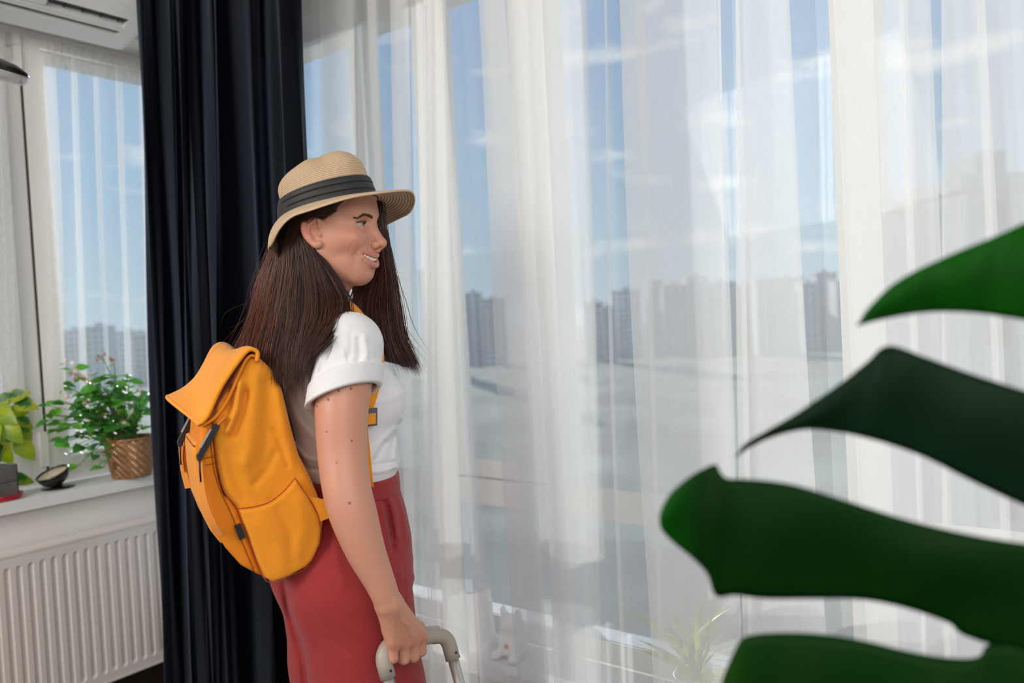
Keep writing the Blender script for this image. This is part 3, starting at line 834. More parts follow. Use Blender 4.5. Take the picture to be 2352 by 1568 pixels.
        F.bump(e3(-0.0015, 0.081, -0.019), (0.0070, 0.010, 0.0092), -0.0105, HH)
        F.bump(e3(-0.0085, 0.082, 0.007), (0.0055, 0.008, 0.0045), -0.0045, HH)
hf = Field(); head_field(hf)
hf.cap(BF(-0.045, 0, 1.36), HF(-0.036, 0, -0.12), 0.050, 0.045, 0.03)
zc = HF(0, 0, -0.175)[2]
c0 = HF(0.0, 0, -0.02)
headV, headQ = hf.build((c0[0]-0.15, c0[1]-0.15, zc-0.004), (c0[0]+0.15, c0[1]+0.15, c0[2]+0.16), 0.00125, 2)

bf = Field()
bf.ell(BF(-0.015, 0, 1.22), (0.075, 0.125, 0.15), HB, 0.03); bf.ell(BF(-0.01, 0, 1.06), (0.075, 0.115, 0.12), HB, 0.05); bf.ell(BF(-0.015, 0, 0.92), (0.095, 0.145, 0.13), HB, 0.05)
bf.cap(BF(-0.02, -0.13, 1.345), BF(-0.02, 0.13, 1.345), 0.042, None, 0.05)
bf.cap(BF(-0.045, 0, 1.36), HF(-0.036, 0, -0.12), 0.050, 0.045, 0.03)
for s in (-1, 1):
    bf.cap(BF(-0.03, s*0.03, 1.40), BF(-0.025, s*0.14, 1.355), 0.03, 0.03, 0.04)
bf.cap(BF(-0.02, -0.13, 1.345), PX(806, 800, 1.455), 0.045, 0.048, 0.03)
arm_field(bf)
LS = [BF(-0.01, 0.165, 1.34), BF(0.0, 0.20, 1.09), BF(0.05, 0.215, 0.86)]
bf.chain(LS, [0.048, 0.04, 0.022], 0.03)
for i in range(4): bf.chain([LS[2], BF(0.06+0.012*i, 0.215, 0.785), BF(0.068+0.012*i, 0.205, 0.745), BF(0.068+0.012*i, 0.19, 0.72)], [0.015, 0.010, 0.009, 0.008], 0.005)
bf.chain([LS[2], BF(0.10, 0.20, 0.82), BF(0.115, 0.18, 0.785)], [0.014, 0.011, 0.009], 0.006)
armlo = B0+np.array([-0.33, -0.33, 0.62]); armhi = B0+np.array([0.33, 0.33, 0]); armhi[2] = zc+0.004
legf = Field()
for s in (-1, 1):
    legf.chain([BF(-0.01, s*0.085, 0.85), BF(0.0, s*0.09, 0.48), BF(-0.03, s*0.09, 0.08)], [0.085, 0.055, 0.035], 0.04)
    legf.chain([BF(-0.03, s*0.09, 0.05), BF(0.09, s*0.10, 0.035)], [0.032, 0.026], 0.03)
legV, legQ = legf.build(B0+np.array([-0.3, -0.3, 0.005]), B0+np.array([0.3, 0.3, 0.99]), 0.008, 1)
# the hand gets a finer net than the rest
bodyV, bodyQ = bf.build(armlo, armhi, 0.0021, 2)
V, Q = merge_nets((headV, headQ), (bodyV, bodyQ), (legV, legQ))
M_skin = tinted(mat('skin', (0.6, 0.36, 0.27), 0.42, bump=(900, 0.03)))
sb_ = bsdf(M_skin); sb_.inputs['Subsurface Weight'].default_value = 0.12; sb_.inputs['Subsurface Radius'].default_value = (0.012, 0.005, 0.003); sb_.inputs['Specular IOR Level'].default_value = 0.4
body = np_mesh('body', V, Q, M_skin, person)
# complexion: lips, mouth, flush, knuckles, moles
col_ = np.tile(np.array(srgb(203, 146, 123)[:3]), (len(V), 1))
L = (V-H0)@HH
def blend(w, c):
    global col_
    col_ = col_*(1-w[:, None])+np.array(srgb(*c)[:3])*w[:, None]
g3 = lambda c, r: np.exp(-(((L-np.array(c))/np.array(r))**2).sum(1))
for s in (-1, 1):
    blend(0.35*g3((0.06, s*0.05, -0.035), (0.02, 0.02, 0.02)), (196, 104, 86))
    blend(0.5*g3((-0.016, s*0.083, -0.008), (0.016, 0.02, 0.028)), (222, 120, 105))
blend(0.3*g3((0.105, 0, -0.045), (0.012, 0.012, 0.010)), (215, 120, 105))
y_ = L[:, 1]; mzv = -0.0745+11.5*y_**2; mxv = np.interp(y_, hf.lip[0], hf.lip[1])
hv = 0.0054*np.sqrt(np.clip(1-(y_/MW)**2, 0.015, 1)); dz = L[:, 2]-mzv
tl = 0.0017+0.0024*np.clip(1-(y_/MW)**2, 0, 1)
lipw = np.clip((MW+0.001-np.abs(y_))/0.004, 0, 1)*(L[:, 0] > mxv-0.009)
upw = lipw*np.clip(2.2-2*np.abs(dz-hv-0.85*tl)/tl, 0, 1); loww = lipw*np.clip(2.2-2*np.abs(dz+hv*1.2+0.95*tl)/(tl*1.25), 0, 1)
blend(np.clip(upw+loww, 0, 1)*0.85, (200, 120, 112))
blend((np.abs(y_) < MW-0.002)*(np.abs(dz+0.1*hv) < hv*1.02)*np.clip((mxv-0.0035-L[:, 0])/0.002, 0, 1)*(L[:, 0] > 0.03), (60, 16, 16))
X_, Y_, D_ = to_px(V)
for (mx_, my_, r_) in ((754, 917, 3.2), (778, 897, 2.2), (806, 892, 2.4), (750, 991, 1.8), (808, 1012, 2.0), (803, 1155, 2.6), (827, 542, 0.8), (773, 1062, 1.4), (728, 933, 1.6)):
    blend(np.clip(1.6-np.hypot(X_-mx_, Y_-my_)/r_, 0, 1)*(D_ < 1.5), (88, 42, 30))
for (kx, ky) in ((903, 1484), (928, 1482), (950, 1474), (969, 1462)):
    blend(0.30*np.exp(-((X_-kx)**2+(Y_-ky)**2)/110)*(D_ < 1.55), (200, 100, 84))
paint(body, col_)

# eyes, teeth, brows, lashes
def uv_ball(c, r, A, seg=24, rings=16, name='eye', m=None, par=None, sc=(1, 1, 1)):
    V, Fc = [], []
    for i in range(rings+1):
        th = math.pi*i/rings
        for j in range(seg):
            ph = 2*math.pi*j/seg
            V.append(vec(c)+A@(np.array([math.cos(th)*sc[0], math.sin(th)*math.cos(ph)*sc[1], math.sin(th)*math.sin(ph)*sc[2]])*r))
    for i in range(rings):
        for j in range(seg):
            k = (j+1) % seg
            Fc.append((i*seg+j, (i+1)*seg+j, (i+1)*seg+k, i*seg+k))
    return V, Fc
M_eye = tinted(mat('eyeball', (0.8, 0.78, 0.75), 0.08, bump=(50, 0.0)))
gaze = np.array([math.cos(math.radians(6)), math.sin(math.radians(6)), 0.02])
for s in (-1, 1):
    A = np.stack([gaze, np.cross([0, 0, 1], gaze), np.array([0, 0, 1.0])], 1); A = HH@A
    Vv, Fc = uv_ball(HF(EYX, s*EYY, EYZ), 0.0124, A, 32, 28)
    o = mesh('eye', Vv, Fc, M_eye, person)
    ang = np.repeat(np.pi*np.arange(29)/28, 32)*0.0124
    c = np.where((ang < 0.0026)[:, None], np.array([[0.005, 0.004, 0.004]]), np.where((ang < 0.0068)[:, None], np.array([srgb(96, 92, 70)[:3]]), np.array([srgb(168, 156, 150)[:3]])))
    paint(o, c)
M_teeth = mat('teeth', srgb(238, 228, 216), 0.18, vary=(200, 0.04))
tl_ = []
for k in range(-5, 6):
    yc = k*0.0056 if k else 0
    yc = k*0.0058
    wdt = 0.0031 if abs(k) > 1 else 0.0034
    xx = float(np.interp(yc, hf.lip[0], hf.lip[1]))-0.0045; zz = -0.0715+11.0*yc*yc
    sl = math.atan(-50*yc)
    A = HH@np.array(Matrix.Rotation(-sl if False else math.atan2(50*yc, 1)*0.8, 3, 'Z'))
    tl_.append(uv_ball(HF(xx-0.002, yc, zz), 1.0, A, 12, 8, sc=(0.0042, wdt, 0.0058)))
Vv, Fc = join_data(tl_); mesh('teeth', Vv, Fc, M_teeth, person)
M_brow = mat('brow_hair', srgb(96, 68, 54), 0.7, bump=(400, 0.2))
def little_hairs(name, roots, dirs, lens, r, m, par):
    lst = []
    for a, d, l in zip(roots, dirs, lens):
        a = Vector(a); d = Vector(d)
        lst.append(tube_data([a, a+d*l*0.5, a+d*l], [r, r*0.8, r*0.25], 3))
    V, Fc = join_data(lst); return mesh(name, V, Fc, m, par)
for s in (-1, 1):
    pts, dirs, lens = [], [], []
    path = spline([(0.088, 0.0085, 0.0085), (0.084, 0.019, 0.0132), (0.0775, 0.032, 0.0152), (0.0685, 0.0445, 0.0108)], 70)
    for k, q in enumerate(path):
        t = k/69; wd = 0.0024*(1-0.7*t)+0.0003
        for _ in range(9):
            pts.append(HF(q[0], s*q[1], q[2]+random.uniform(-wd, wd)*0.85))
            dd = HH@np.array([-0.35*t, s*0.75, 0.75*(1-t)-0.35*t+random.uniform(-0.1, 0.1)]); dirs.append(dd/np.linalg.norm(dd)); lens.append(0.0045)
    pts = hf.snap(np.array(pts), 0.0002)
    little_hairs('eyebrow', pts, dirs, lens, 0.00021, M_brow, person)
    ec = HF(EYX, s*EYY, EYZ)
    ed = HH@np.array([math.cos(math.radians(16)), s*math.sin(math.radians(16)), 0.02]); ed /= np.linalg.norm(ed)
    et = np.cross(HH[:, 2], ed); eu = np.cross(ed, et)
    pts, dirs, lens = [], [], []
    line = []
    for t in np.linspace(-0.0138, 0.0138, 40):
        v = 0.0034*(1-(t/0.0142)**2)+0.0002; w = math.sqrt(max(1e-6, 0.0141**2-t*t-v*v))
        p = ec+et*t+eu*v+ed*w; line.append(p)
        for _ in range(1):
            dd = ed*0.8+eu*0.65+et*(t/0.014)*0.7+et*random.uniform(-0.12, 0.12); pts.append(p); dirs.append(dd/np.linalg.norm(dd)); lens.append(0.0042+0.0016*abs(t)/0.014)
    V1, F1 = tube_data(line, 0.0009, 5)
    lst = [(V1, F1)]
    for a, d, l in zip(pts, dirs, lens):
        a = Vector(a); d = Vector(d); u = Vector(eu)
        lst.append(tube_data([a, a+d*l*0.5+u*0.0004, a+d*l+u*0.0016], [0.00028, 0.00022, 0.0001], 3))
    Vv, Fc = join_data(lst); mesh('eyelashes', Vv, Fc, M_brow, person)
# ------------------------------------------------------------------ clothes
M_tee = mat('white_cotton', srgb(226, 226, 230), 0.9, bump=(900, 0.12), Sheen_Weight=0.1)
sf = Field()
sf.ell(BF(-0.014, 0, 1.235), (0.096, 0.150, 0.165), HB, 0.03)
sf.ell(BF(-0.030, 0, 1.30), (0.080, 0.150, 0.100), HB, 0.04)
for s in (-1, 1): sf.ell(BF(0.046, s*0.068, 1.232), (0.054, 0.060, 0.062), HB, 0.035)
sf.ell(BF(0.000, 0, 1.105), (0.094, 0.134, 0.095), HB, 0.04)
sf.cap(BF(-0.02, -0.13, 1.348), BF(-0.02, 0.13, 1.348), 0.052, None, 0.04)
sf.cap(BF(-0.045, 0, 1.36), HF(-0.04, 0, -0.165), 0.058, 0.052, 0.03)
for s in (-1, 1): sf.cap(BF(-0.035, s*0.03, 1.395), BF(-0.025, s*0.145, 1.362), 0.030, 0.032, 0.04)
S0, S1 = PX(806, 795, 1.452), PX(786, 935, 1.420)
sf.cap(S0, S1, 0.0585, 0.0625, 0.025)
L0, L1 = BF(-0.01, 0.165, 1.345), BF(0.0, 0.195, 1.13)
sf.cap(L0, L1, 0.056, 0.062, 0.025)
# folds: armhole seam, pulls from the shoulder and the tucked waist
sf.ridge([(768, 765), (785, 800), (797, 838)], 3.0, 0.0022, 1.25, 1.48)
sf.ridge([(838, 775), (845, 812), (830, 850)], 8, 0.0045, 1.25, 1.48); sf.ridge([(822, 780), (826, 815), (815, 848)], 6, -0.0030, 1.25, 1.48)
sf.ridge([(735, 815), (727, 850), (716, 880)], 6, 0.0040, 1.25, 1.48); sf.ridge([(716, 800), (708, 860), (706, 905)], 5, -0.0045, 1.25, 1.5)
sf.ridge([(756, 790), (745, 830), (730, 872)], 7, -0.0025, 1.25, 1.48)
sf.ridge([(905, 985), (870, 1020), (848, 1055)], 8, 0.0040, 1.3, 1.7); sf.ridge([(928, 960), (912, 1010), (905, 1070)], 7, 0.0050, 1.3, 1.7)
sf.ridge([(885, 1015), (868, 1050), (852, 1062)], 6, -0.0035, 1.3, 1.7); sf.ridge([(925, 985), (925, 1030), (920, 1060)], 7, 0.0040, 1.3, 1.7)
sf.ridge([(842, 1072), (870, 1066), (905, 1062)], 5, -0.0040, 1.3, 1.7); sf.ridge([(845, 1085), (875, 1082), (912, 1072)], 6, 0.0040, 1.3, 1.7)
sf.ridge([(860, 925), (900, 915), (930, 900)], 7, 0.0018, 1.3, 1.7); sf.ridge([(852, 880), (880, 868), (905, 862)], 7, -0.0015, 1.3, 1.7)
sf.ridge([(676, 1020), (700, 1050), (735, 1060)], 5, 0.0035, 1.3, 1.7); sf.ridge([(682, 1045), (706, 1074), (740, 1080)], 5, -0.0045, 1.3, 1.7)
sf.ridge([(655, 900), (680, 960), (715, 1000)], 8, 0.0030, 1.3, 1.7); sf.ridge([(690, 880), (700, 930), (725, 965)], 8, -0.0030, 1.3, 1.7)
sf.ridge([(745, 795), (765, 770), (800, 752)], 7, 0.0022, 1.25, 1.48); sf.ridge([(742, 850), (775, 828), (815, 812)], 8, -0.0022, 1.25, 1.48); sf.ridge([(735, 868), (770, 850), (800, 842)], 6, 0.0024, 1.25, 1.48)
sf.ridge([(806, 770), (806, 800), (798, 830)], 6, -0.0020, 1.25, 1.48); sf.ridge([(855, 800), (858, 825), (850, 850)], 5, 0.0030, 1.25, 1.5)
# sleeve ends: oblique cut, folded-up cuff, hollow
def cut_plane(p0, n):
    n = n/np.linalg.norm(n)
    return lambda p: (p-p0)@n
ddn = PX(800, 1000, 1.4)-PX(800, 900, 1.4); ddn /= np.linalg.norm(ddn)
cutn = 0.88*ddn+0.32*RT-0.26*FW; cutn /= np.linalg.norm(cutn)
CP = PX(790, 884, 1.360)
pl = cut_plane(CP, cutn)
axis_s = (S1-S0)/np.linalg.norm(S1-S0)
def radial(p, a, ax):
    q = p-a; return np.linalg.norm(q-(q@ax)[:, None]*ax, axis=1)
def cuff(p): return np.maximum(np.maximum(radial(p, S0, axis_s)-0.0660, pl(p)), -(pl(p)+0.036))
sf.custom(cuff, 'u', 0.003, CP, 0.11)
def hollow(p): return np.maximum(radial(p, S0, axis_s)-0.0560, -(pl(p)+0.034))
def below(p): return np.maximum(pl(p), radial(p, S0, axis_s)-0.085)
sf.custom(hollow, 's', 0.004, CP, 0.11)
sf.custom(lambda p: np.maximum(np.maximum(-pl(p), radial(p, S0+0.02*axis_s, axis_s)-0.074), -(p[:, 2]-1.05)*0-1), 's', 0.003, CP, 0.16)
ax_l = (L1-L0)/np.linalg.norm(L1-L0)
sf.custom(lambda p: np.maximum(-((p-(L0+ax_l*0.15))@ax_l), radial(p, L0, ax_l)-0.075), 's', 0.003, L1, 0.16)
# neck hole and tucked waist
sf.custom(lambda p: np.maximum(radial(p, HF(-0.04, 0, -0.165), np.array([0, 0, 1.0]))-0.062, -(p[:, 2]-(HF(0, 0, -0.158)[2]+0.0))), 's', 0.004, HF(-0.04, 0, -0.12), 0.12)
wn_ = np.array([0, 0, -1.0])
sf.custom(lambda p: 1.066-p[:, 2], 'i', 0.012)
lo = B0+np.array([-0.36, -0.36, 0]); lo[2] = 1.05; hi = B0+np.array([0.36, 0.36, 0]); hi[2] = 1.47
V, Q = sf.build(lo, hi, 0.0026, 2)
np_mesh('tee_shirt', V, Q, M_tee, person)

M_trs = mat('rust_linen', srgb(150, 40, 42), 0.85, bump=(700, 0.25), vary=(420, 0.12), Sheen_Weight=0.12)
pf = Field()
pf.ell(BF(-0.012, 0, 0.93), (0.125, 0.160, 0.15), HB, 0.04)
pf.ell(BF(-0.002, 0, 1.04), (0.092, 0.132, 0.09), HB, 0.05)
for s in (-1, 1):
    pf.ell(BF(-0.062, s*0.078, 0.885), (0.092, 0.092, 0.105), HB, 0.03)
    pf.chain([BF(-0.026, s*0.080, 0.86), BF(-0.014, s*0.090, 0.66), BF(-0.008, s*0.096, 0.45), BF(-0.012, s*0.10, 0.07)], [0.110, 0.104, 0.100, 0.115], 0.03)
pf.custom(lambda p: np.full(len(p), 0.004), 'b')
pf.ridge([(878, 1132), (888, 1165), (898, 1210), (904, 1262)], 6, -0.0085, 1.3, 1.8); pf.ridge([(893, 1130), (905, 1175), (912, 1230)], 7, 0.0050, 1.3, 1.8)
pf.ridge([(866, 1135), (876, 1180), (888, 1250)], 7, 0.0040, 1.3, 1.8)
pf.ridge([(918, 1110), (936, 1160), (948, 1215), (953, 1270)], 5, -0.0060, 1.3, 1.8); pf.ridge([(908, 1118), (926, 1180), (938, 1240)], 7, 0.0030, 1.3, 1.8)
pf.ridge([(928, 1300), (930, 1400), (926, 1500), (925, 1567)], 2.0, -0.0018, 1.3, 1.62)
pf.ridge([(652, 1340), (662, 1400), (680, 1460), (696, 1520), (702, 1568)], 7, -0.0080, 1.3, 1.8)
pf.ridge([(672, 1345), (700, 1440), (720, 1540)], 18, 0.0030, 1.3, 1.8)
pf.ridge([(700, 1350), (760, 1420), (820, 1460)], 10, 0.0022, 1.3, 1.6); pf.ridge([(690, 1400), (740, 1460), (800, 1500)], 10, -0.0022, 1.3, 1.6)
pf.ridge([(762, 1200), (775, 1290), (790, 1340)], 10, 0.0030, 1.3, 1.6)
pf.ridge([(905, 1310), (935, 1330), (965, 1322)], 8, 0.0022, 1.3, 1.8); pf.ridge([(900, 1345), (930, 1352), (968, 1350)], 8, -0.0020, 1.3, 1.8)
pf.custom(lambda p: p[:, 2]-1.046, 'i', 0.01)
pf.custom(lambda p: 0.07-p[:, 2], 'i', 0.006)
for s in (-1, 1): pf.cap(BF(-0.014, s*0.10, 0.02), BF(-0.014, s*0.10, 0.10), 0.085, 0.085, 0.006, 's')
lo = B0+np.array([-0.36, -0.36, 0.045]); hi = B0+np.array([0.36, 0.36, 0]); hi[2] = 1.07
V, Q = pf.build(lo, hi, 0.004, 2)
trs = np_mesh('trousers', V, Q, M_trs, person)
wb = Field()
wb.ell(BF(-0.002, 0, 1.045), (0.099, 0.139, 0.20), HB, 0.02)
wb.custom(lambda p: np.abs(p[:, 2]-1.062+0.06*((p-B0)@HB[:, 0])*0)-0.019, 'i', 0.004)
wb.ell(BF(-0.002, 0, 1.045), (0.085, 0.125, 0.3), HB, 0.004, 's')
lo[2] = 1.03; hi[2] = 1.095
V, Q = wb.build(lo, hi, 0.0028, 1)
np_mesh('waistband', V, Q, M_trs, trs)
M_shoe = mat('white_canvas_shoe', srgb(225, 222, 215), 0.8, bump=(600, 0.2))
for s in (-1, 1):
    q = Field()
    q.chain([BF(-0.045, s*0.10, 0.040), BF(0.05, s*0.105, 0.038), BF(0.14, s*0.108, 0.030)], [0.040, 0.040, 0.030], 0.02)
    q.custom(lambda p: 0.004-p[:, 2], 'i', 0.004)
    a = BF(0.04, s*0.1, 0); V, Q = q.build(a+np.array([-0.2, -0.2, -0.004]), a+np.array([0.2, 0.2, 0.1]), 0.006, 1)
    np_mesh('shoe', V, Q, M_shoe, person)

# ------------------------------------------------------------------ straw hat
def straw_mat():
    m = mat('plaited_straw', srgb(205, 170, 128), 0.75)
    n, l = m.node_tree.nodes, m.node_tree.links
    uv = n.new('ShaderNodeUVMap'); sp = n.new('ShaderNodeSeparateXYZ'); l.new(uv.outputs[0], sp.inputs[0])
    def math_(op, a, b=None, v=0.0):
        k = n.new('ShaderNodeMath'); k.operation = op
        if hasattr(a, 'links'): l.new(a, k.inputs[0])
        else: k.inputs[0].default_value = a
        if b is not None: l.new(b, k.inputs[1])
        else: k.inputs[1].default_value = v
        return k.outputs[0]
    row = math_('SINE', math_('MULTIPLY', sp.outputs[1], v=6.2832))
    st = math_('SINE', math_('ADD', math_('MULTIPLY', sp.outputs[0], v=1300.0), math_('MULTIPLY', sp.outputs[1], v=3.1416)))
    hgt = math_('ADD', row, math_('MULTIPLY', st, v=0.45))
    bp = n.new('ShaderNodeBump'); bp.inputs['Strength'].default_value = 0.55; bp.inputs['Distance'].default_value = 0.0012
    l.new(hgt, bp.inputs['Height']); l.new(bp.outputs[0], bsdf(m).inputs['Normal'])
    mr = n.new('ShaderNodeMapRange'); mr.inputs[1].default_value = -1.4; mr.inputs[2].default_value = 0.5
    mr.inputs[3].default_value = 0.42; mr.inputs[4].default_value = 1.0
    l.new(hgt, mr.inputs[0])
    mm = n.new('ShaderNodeMixRGB'); mm.blend_type = 'MULTIPLY'; mm.inputs[0].default_value = 1; mm.inputs[1].default_value = srgb(220, 190, 156)
    l.new(mr.outputs[0], mm.inputs[2]); l.new(mm.outputs[0], bsdf(m).inputs['Base Color'])
    return m
M_straw = straw_mat()
M_band = mat('black_ribbon', srgb(34, 34, 36), 0.6, bump=(500, 0.15))
hp, hroll = math.radians(HAT_P if 'HAT_P' in globals() else 6.5), math.radians(3.0)
HR = HH@np.array(Matrix.Rotation(-hp, 3, 'Y'))@np.array(Matrix.Rotation(hroll, 3, 'X'))
HC = HF(0.002, 0.0, 0.0375)
def HT(x, y, z): return HC+HR@np.array([x, y, z])
AX, AY = 0.0940, 0.0805
NT = 160
def ring_r(th): return np.array([AX*math.cos(th), AY*math.sin(th)])
def hat_surface(rows, name, thick, m, par):
    """rows: list of (fn(theta)->(x,y,z), v); doubled into an inner and an outer skin"""
    V, Fc, UVv = [], [], []
    for k, (fn, v) in enumerate(rows):
        for j in range(NT):
            V.append(fn(2*math.pi*j/NT)); UVv.append((j/NT, v))
    nr = len(rows)
    for k in range(nr-1):
        for j in range(NT):
            j2 = (j+1) % NT; Fc.append((k*NT+j, k*NT+j2, (k+1)*NT+j2, (k+1)*NT+j))
    o = mesh(name, [HT(*p) for p in V], Fc, m, par)
    uvl = o.data.uv_layers.new(name='UVMap')
    for lp in o.data.loops:
        uvl.data[lp.index].uv = UVv[lp.vertex_index]
    for p in o.data.polygons:                                  # seam
        us = [uvl.data[i].uv[0] for i in p.loop_indices]
        if max(us)-min(us) > 0.5:
            for i in p.loop_indices:
                if uvl.data[i].uv[0] < 0.5: uvl.data[i].uv[0] += 1.0
    md = o.modifiers.new('thickness', 'SOLIDIFY'); md.thickness = thick; md.offset = -1
    return o
def angmix(th, table):
    a = math.degrees(th) % 360
    xs = [t[0] for t in table]+[table[0][0]+360]; ys = [t[1] for t in table]+[table[0][1]]
    if a < xs[0]: a += 360
    for i in range(len(xs)-1):
        if xs[i] <= a <= xs[i+1]:
            u = (a-xs[i])/(xs[i+1]-xs[i]); u = u*u*(3-2*u); return ys[i]*(1-u)+ys[i+1]*u
    return ys[0]
# theta 0 = front, 90 = her left, 180 = back, 270 = her right (the side seen)
SLOPE = [(0, -6), (40, -26), (90, -38), (140, -48), (180, -60), (225, -42), (270, -17), (320, -9)]
BW = [(0, 0.076), (90, 0.062), (180, 0.076), (225, 0.070), (270, 0.054)]
def crown(th, t):
    """t 0 at the brim, 1 at the top rim of the crown, >1 over the top into the dent"""
    c, s = math.cos(th), math.sin(th)
    topz = 0.088+0.012*c
    if t <= 1:
        sh = 1-0.09*t-0.26*max(0, t-0.55)**2/0.2025
        z = topz*(1-(1-t)**1.25)*1.0
        pin = 0.034*math.exp(-((math.degrees(th) % 360-305)/22)**2)+0.034*math.exp(-((math.degrees(th) % 360-55)/22)**2)
        pin *= max(0, t-0.42)/0.58
        r = ring_r(th)*sh
        r = r*(1-pin/0.09)
        return (r[0]-0.008*t, r[1], z)
    u = t-1
    b = crown(th, 1.0); f = (1-u)
    x, y = (b[0]+0.008)*f-0.008, b[1]*f
    dent = 0.020*(1-math.exp(-u*2.6))*math.exp(-(y/0.034)**2)
    return (x, y, b[2]+0.017*math.sin(min(1, u*1.6)*math.pi/2)*(1-0.35*u)-dent-0.012*u*u*0.5)
hat = None
rows = [((lambda th, t=t: crown(th, t)), 26*t*1.0) for t in list(np.linspace(-0.02, 1, 26))+list(np.linspace(1.04, 1.999, 20))]
hat = hat_surface(rows, 'hat', 0.0022, M_straw, person)
hat['label'] = 'straw hat with black band'
def brim(th, t):
    s = math.radians(angmix(th, SLOPE)); w = angmix(th, BW)
    e_ = ring_r(th)*0.995; nrm = np.array([math.cos(th)/AX, math.sin(th)/AY]); nrm /= np.linalg.norm(nrm)
    d = w*t; s2 = s*(0.55+0.65*t)
    lip = 0.0
    r = e_+nrm*d*math.cos(s2)
    return (r[0], r[1], d*math.sin(s2)+0.002*(1-t)+lip)
rows = [((lambda th, t=t: brim(th, t)), 13*t) for t in np.linspace(0, 1, 20)]
hat_surface(rows, 'brim', 0.0022, M_straw, hat)
V, Fc = tube_data([HT(*brim(2*math.pi*j/NT, 1.0)) for j in range(NT)]+[HT(*brim(0, 1.0))], 0.0021, 6, caps=False)
o = mesh('brim_edge', V, Fc, M_straw, hat)
# band: three folded pleats
def bandp(th, t, off):
    p = crown(th, t); r = math.hypot(p[0]+0.008*t, p[1]); k = (r+off)/r
    return ((p[0]+0.008*t)*k-0.008*t, p[1]*k, p[2])
brow = []
for a, b in ((0.0, 0.13), (0.11, 0.25), (0.23, 0.36)):
    brow += [(a, 0.0030), (a+0.03, 0.0042), (b-0.02, 0.0034), (b, 0.0016)]
rows = [((lambda th, t=t, o_=o_: bandp(th, t, o_)), t) for t, o_ in brow]
hat_surface(rows, 'hat_band', 0.0012, M_band, hat)

# ------------------------------------------------------------------ hair
M_hair = tinted(mat('brown_hair', (0.03, 0.012, 0.007), 0.34))
bsdf(M_hair).inputs['Specular IOR Level'].default_value = 0.55
M_under = mat('dark_hair_mass', srgb(38, 22, 18), 0.6, bump=(120, 0.5))
# close cap of hair on the skull, under the hat
cf = Field()
cf.ell(HF(-0.010, 0, 0.032), (0.0955, 0.0790, 0.084), HH, 0.02)
cf.ell(HF(-0.04, 0, -0.04), (0.066, 0.068, 0.075), HH, 0.03)
cf.custom(lambda p: np.minimum((p-HF(0.052, 0, 0))@HH[:, 0], 1)+np.clip(-((p-HF(0, 0, 0.03))@HH[:, 2]), -0.05, 0.05)*0.9, 'i', 0.012)
for s in (-1, 1):
    cf.ell(HF(0.016, s*0.08, -0.030), (0.038, 0.03, 0.040), HH, 0.01, 's')
a = HF(-0.02, 0, 0)
V, Q = cf.build(a-0.16, a+0.16, 0.003, 1)
cap_mesh = (V, Q)
uf = Field()
uf.chain([PX(672, 590, 1.64), PX(654, 680, 1.65), PX(632, 770, 1.635), PX(636, 830, 1.59)], [0.040, 0.046, 0.046, 0.022], 0.04)
uf.chain([PX(715, 610, 1.56), PX(700, 690, 1.54), PX(684, 780, 1.50), PX(668, 835, 1.47)], [0.028, 0.034, 0.034, 0.015], 0.03)
uf.chain([PX(745, 660, 1.545), PX(752, 715, 1.515), PX(735, 755, 1.46)], [0.022, 0.022, 0.008], 0.03)
uf.chain([PX(862, 520, 1.63), PX(852, 640, 1.66), PX(862, 720, 1.67), PX(890, 790, 1.66), PX(928, 832, 1.64)], [0.014, 0.036, 0.040, 0.030, 0.010], 0.03)
a = PX(750, 690, 1.53)
V2, Q2 = uf.build(a-0.30, a+0.30, 0.0045, 1)
V, Q = merge_nets(cap_mesh, (V2, Q2))
hair = np_mesh('hair', V, Q, M_under, person)
def strands(guides, n, jit, wid, rng_, spread_end=1.0, npt=16):
    """guides: list of polylines (px, py, d); strands are blended between neighbours"""
    G = np.array([spline([vec(P(q[0], q[1], q[2]+0.025)) for q in g], npt) for g in guides])
    m = len(guides)
    u = rng_.uniform(0, m-1-1e-6, n); i = u.astype(int); f = (u-i)[:, None, None]
    S = G[i]*(1-f)+G[i+1]*f
    t = np.linspace(0, 1, npt)[None, :, None]
    off = rng_.normal(0, 1, (n, 1, 3)); off2 = rng_.normal(0, 1, (n, 1, 3)); ph = rng_.uniform(0, 6.28, (n, 1, 1)); fr = rng_.uniform(2, 7, (n, 1, 1))
    S = S+off*jit[0]*(0.35+0.65*t)+off2*jit[1]*t*t+off2*jit[2]*np.sin(fr*t+ph)
    cut = rng_.uniform(0.94, 1.0, n)                              # unequal lengths
    T = np.linspace(0, 1, npt)
    out = np.empty_like(S)
    for k in range(n):
        for a in range(3): out[k, :, a] = np.interp(T*cut[k], T, S[k, :, a])
    return out
